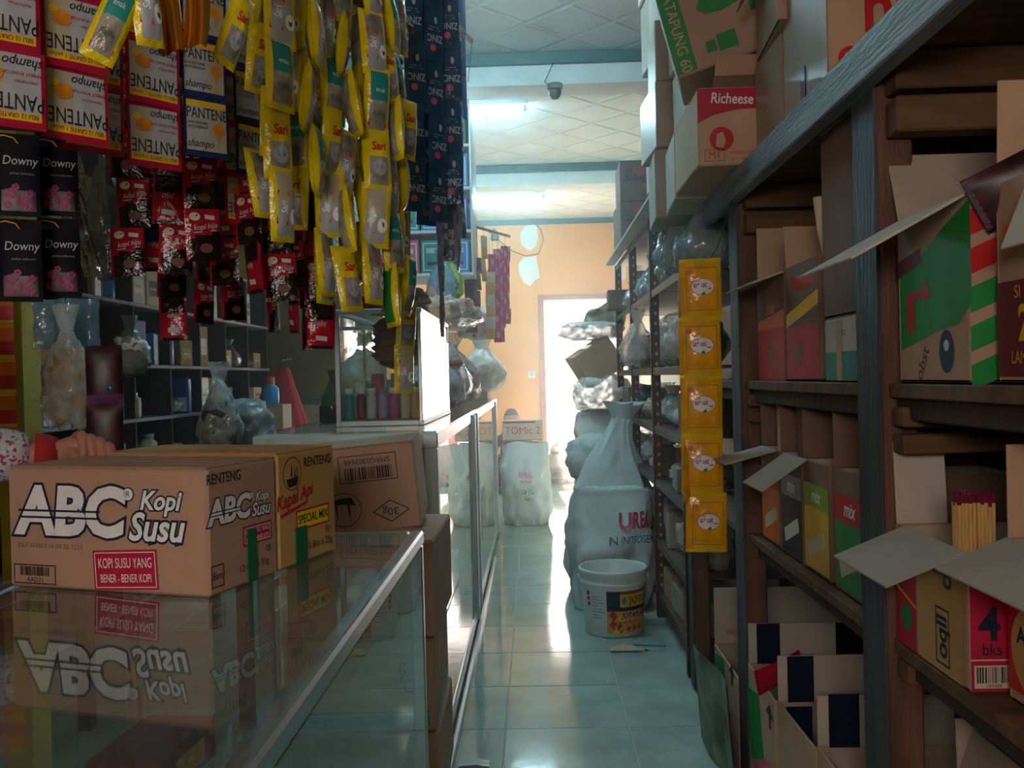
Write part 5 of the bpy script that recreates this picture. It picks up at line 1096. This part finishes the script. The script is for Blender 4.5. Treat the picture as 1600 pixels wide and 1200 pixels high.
# shopkeeper behind the front counter: stands left of the picture, right hand resting over the coffee carton
HY = 1.47; wr = PY(95, 712, HY); sh = V((-1.02, 1.30, 1.30)); el = V((-1.00, 1.36, 1.045))
t = thing('person', 'person in floral shirt with red cuffs, one hand over the coffee cartons', 'person', (-1.14, 1.22, 0))
B = V((-1.14, 1.22, 0)); lc = lambda p: V(p)-B
k1 = PY(128, 684, HY); palm = (wr+k1)/2+V((0, 0, .004))
vs = [(0, 0, .92), (0, 0, 1.12), (0, 0, 1.30), (.0, 0, 1.42), (.01, -.01, 1.50), lc(sh), lc(el), lc(wr), (-.15, -.02, 1.32), (-.22, .02, 1.06), (-.20, -.02, .84), (.09, 0, .86), (.09, -.01, .48), (.09, .0, .08), (.09, -.12, .04), (-.09, 0, .86), (-.09, -.01, .48), (-.09, .0, .08), (-.09, -.12, .04), lc(palm)]
es = [(0, 1), (1, 2), (2, 3), (3, 4), (2, 5), (5, 6), (6, 7), (2, 8), (8, 9), (9, 10), (0, 11), (11, 12), (12, 13), (13, 14), (0, 15), (15, 16), (16, 17), (17, 18), (7, 19)]
rs = [(.13, .10), (.13, .10), (.14, .10), (.06, .06), (.052, .055), .055, .04, (.027, .024), .055, .04, .03, .075, .055, .04, .035, .075, .055, .04, .035, (.038, .022)]
# five fingers curling down over the edge
for i in range(4):
    kx = PY(122+14*i, 682+5*i+(3 if i == 3 else 0), HY-.004*i); L = (.030, .033, .031, .025)[i]
    a = kx; b1 = a+V((.018, -.022, .004)); c1 = b1+V((.008, -.010, -L)); d1 = c1+V((-.010, .004, -L*.55)); o = len(vs)
    vs += [lc(palm*.45+a*.55), lc(a), lc(b1), lc(c1), lc(d1)]; es += [(19, o), (o, o+1), (o+1, o+2), (o+2, o+3), (o+3, o+4)]; rs += [.0115, .0105, .0095, .0085, .0070]
o = len(vs); vs += [lc(palm+V((.012, -.018, -.012))), lc(palm+V((.034, -.03, -.026))), lc(palm+V((.052, -.034, -.03)))]; es += [(19, o), (o, o+1), (o+1, o+2)]; rs += [.0125, .0105, .0085]
obj('body', skin_mesh('body', vs, es, rs, 'skin'), t)
hd = MB()
def headfn(a, c, s=1.0):
    th = a*6.283; ph = math.pi*(c-.5); x = .075*math.cos(th)*math.cos(ph)**.8; y = .095*math.sin(th)*math.cos(ph)**.8; z = .118*math.sin(ph)
    if z < 0: x *= 1+z*1.8; y = y*(1+z*1.2)
    if math.sin(th) < -.9 and abs(z+.01) < .03: y -= .012*(1-abs(z+.01)/.03)
    return V((x*s, y*s, z*s))
def head(parent, loc, hair='hair', scarf=None, rz=0):
    b = MB(); b.grid(28, 20, lambda a, c: headfn(a, min(.999, max(.001, c))), 'skin', closeu=True); h = obj('head', b, parent, loc, (0, 0, rz))
    e = MB()
    for s in (-1, 1):
        e.lathe([(.001, -.008), (.010, 0), (.001, .008)], 'white', 10, c=(s*.030, -.078, .008)); e.lathe([(.001, -.005), (.0052, 0), (.001, .005)], 'black', 8, c=(s*.030, -.086, .008))
    e.add([(-.024, -.083, -.048), (0, -.088, -.044), (.024, -.083, -.048), (0, -.087, -.055)], [(0, 3, 2, 1)], 'rust'); e.tube([(0, -.088, .012), (0, -.102, -.018), (0, -.094, -.024)], [.006, .011, .006], 'skin', 8)
    for s in (-1, 1): e.tube([(s*.074, .0, .018), (s*.084, .006, .0), (s*.074, .0, -.02)], [.008, .011, .007], 'skin', 6)
    obj('face', e, h)
    b = MB(); m = scarf or hair; k = 1.10 if scarf else 1.06
    b.grid(28, 12, lambda a, c: headfn(a, .42+.579*c, k)+V((0, .008+(.02 if math.sin(a*6.283) < -.2 and c < .45 else 0), .004)), m, closeu=True); obj('headscarf' if scarf else 'hair', b, h)
    if scarf: b = MB(); b.grid(24, 8, lambda a, c: V(((.075+.07*c)*math.cos(a*6.283), .02+(.09+.03*c)*math.sin(a*6.283)+(.03 if math.sin(a*6.283) < -.5 and c < .5 else 0), -.03-.20*c)), m, closeu=True); obj('scarf_drape', b, h)
head(t, (.015, -.02, 1.62), rz=R(70))
cv = [(0, 0, .84), (0, 0, 1.12), (0, 0, 1.31), (0, 0, 1.42), lc(sh), lc(el), lc(el*.14+wr*.86), (-.15, -.02, 1.33), (-.22, .02, 1.06), (-.205, -.015, .90)]
obj('shirt', skin_mesh('shirt', cv, [(0, 1), (1, 2), (2, 3), (2, 4), (4, 5), (5, 6), (2, 7), (7, 8), (8, 9)], [(.15, .12), (.15, .12), (.155, .115), .075, .068, .054, .046, .068, .054, .045], 'cloth_floral'), t)
obj('cuff', MB().tube([lc(el*.16+wr*.84), lc(el*.08+wr*.92), lc(el*.02+wr*.98)], [.037, .035, .030], 'cloth_cuff', 16), t)
obj('trousers', skin_mesh('trousers', [(0, 0, .90), (.09, 0, .84), (.09, -.01, .48), (.09, 0, .10), (-.09, 0, .84), (-.09, -.01, .48), (-.09, 0, .10)], [(0, 1), (1, 2), (2, 3), (0, 4), (4, 5), (5, 6)], [(.14, .11), .09, .075, .06, .09, .075, .06], 'cloth_dark'), t)
# person sitting low in the background, only the purple headscarf shows
q = PY(799, 648, 9.2)
t = thing('person', 'person with a purple headscarf sitting low behind the rice sack by the back wall', 'person', (q.x, 9.25, 0)); zt = q.z+.05
vs = [(0, 0, .22), (0, .02, .42), (0, 0, zt-.30), (0, -.01, zt-.2), (.17, 0, zt-.33), (.22, -.08, .3), (.08, -.25, .28), (-.17, 0, zt-.33), (-.22, -.08, .3), (-.08, -.25, .28), (.1, -.05, .17), (.16, -.42, .36), (.13, -.40, .05), (.13, -.5, .035), (-.1, -.05, .17), (-.16, -.42, .36), (-.13, -.40, .05), (-.13, -.5, .035)]
obj('body', skin_mesh('body', vs, [(0, 1), (1, 2), (2, 3), (2, 4), (4, 5), (5, 6), (2, 7), (7, 8), (8, 9), (0, 10), (10, 11), (11, 12), (12, 13), (0, 14), (14, 15), (15, 16), (16, 17)], [(.15, .12), (.14, .11), (.13, .1), .05, .055, .04, .028, .055, .04, .028, .08, .06, .04, .032, .08, .06, .04, .032], 'cloth_purple'), t)
head(t, (0, -.02, zt-.12), scarf='cloth_purple')
tag(obj('low_stool', MB().box((q.x, 9.28, .10), (.34, .3, .03), 'shelf_wood', .004).box((q.x-.13, 9.28, .045), (.03, .26, .09), 'shelf_wood', .003).box((q.x+.13, 9.28, .045), (.03, .26, .09), 'shelf_wood', .003)), 'low wooden stool under the seated person', 'stool')
for o in list(bpy.data.objects):
    if o.type == 'MESH' and o.users == 0: bpy.data.objects.remove(o)

# ------------------------------------------------------------------ haze volume added to imitate lens glare around the doorway and the tubes
hz = bpy.data.materials.new('haze'); hz.use_nodes = True; nt = hz.node_tree; nt.nodes.remove(nt.nodes['Principled BSDF'])
vs_ = nt.nodes.new('ShaderNodeVolumeScatter'); vs_.inputs['Density'].default_value = GLARE_HAZE; vs_.inputs['Anisotropy'].default_value = .75; vs_.inputs[0].default_value = (1, 1, 1, 1)
nt.links.new(vs_.outputs[0], nt.nodes['Material Output'].inputs['Volume']); MATS['haze'] = hz
o = obj('haze', MB().box(((XL+XR)/2, (2.0+YB)/2, 1.5), (XR-XL-.02, YB-2.0-.02, ZC-.04), 'haze', .001)); o['kind'] = 'stuff'; tag(o, 'thin haze volume added as lens glare between the doorway and the counters', 'haze')
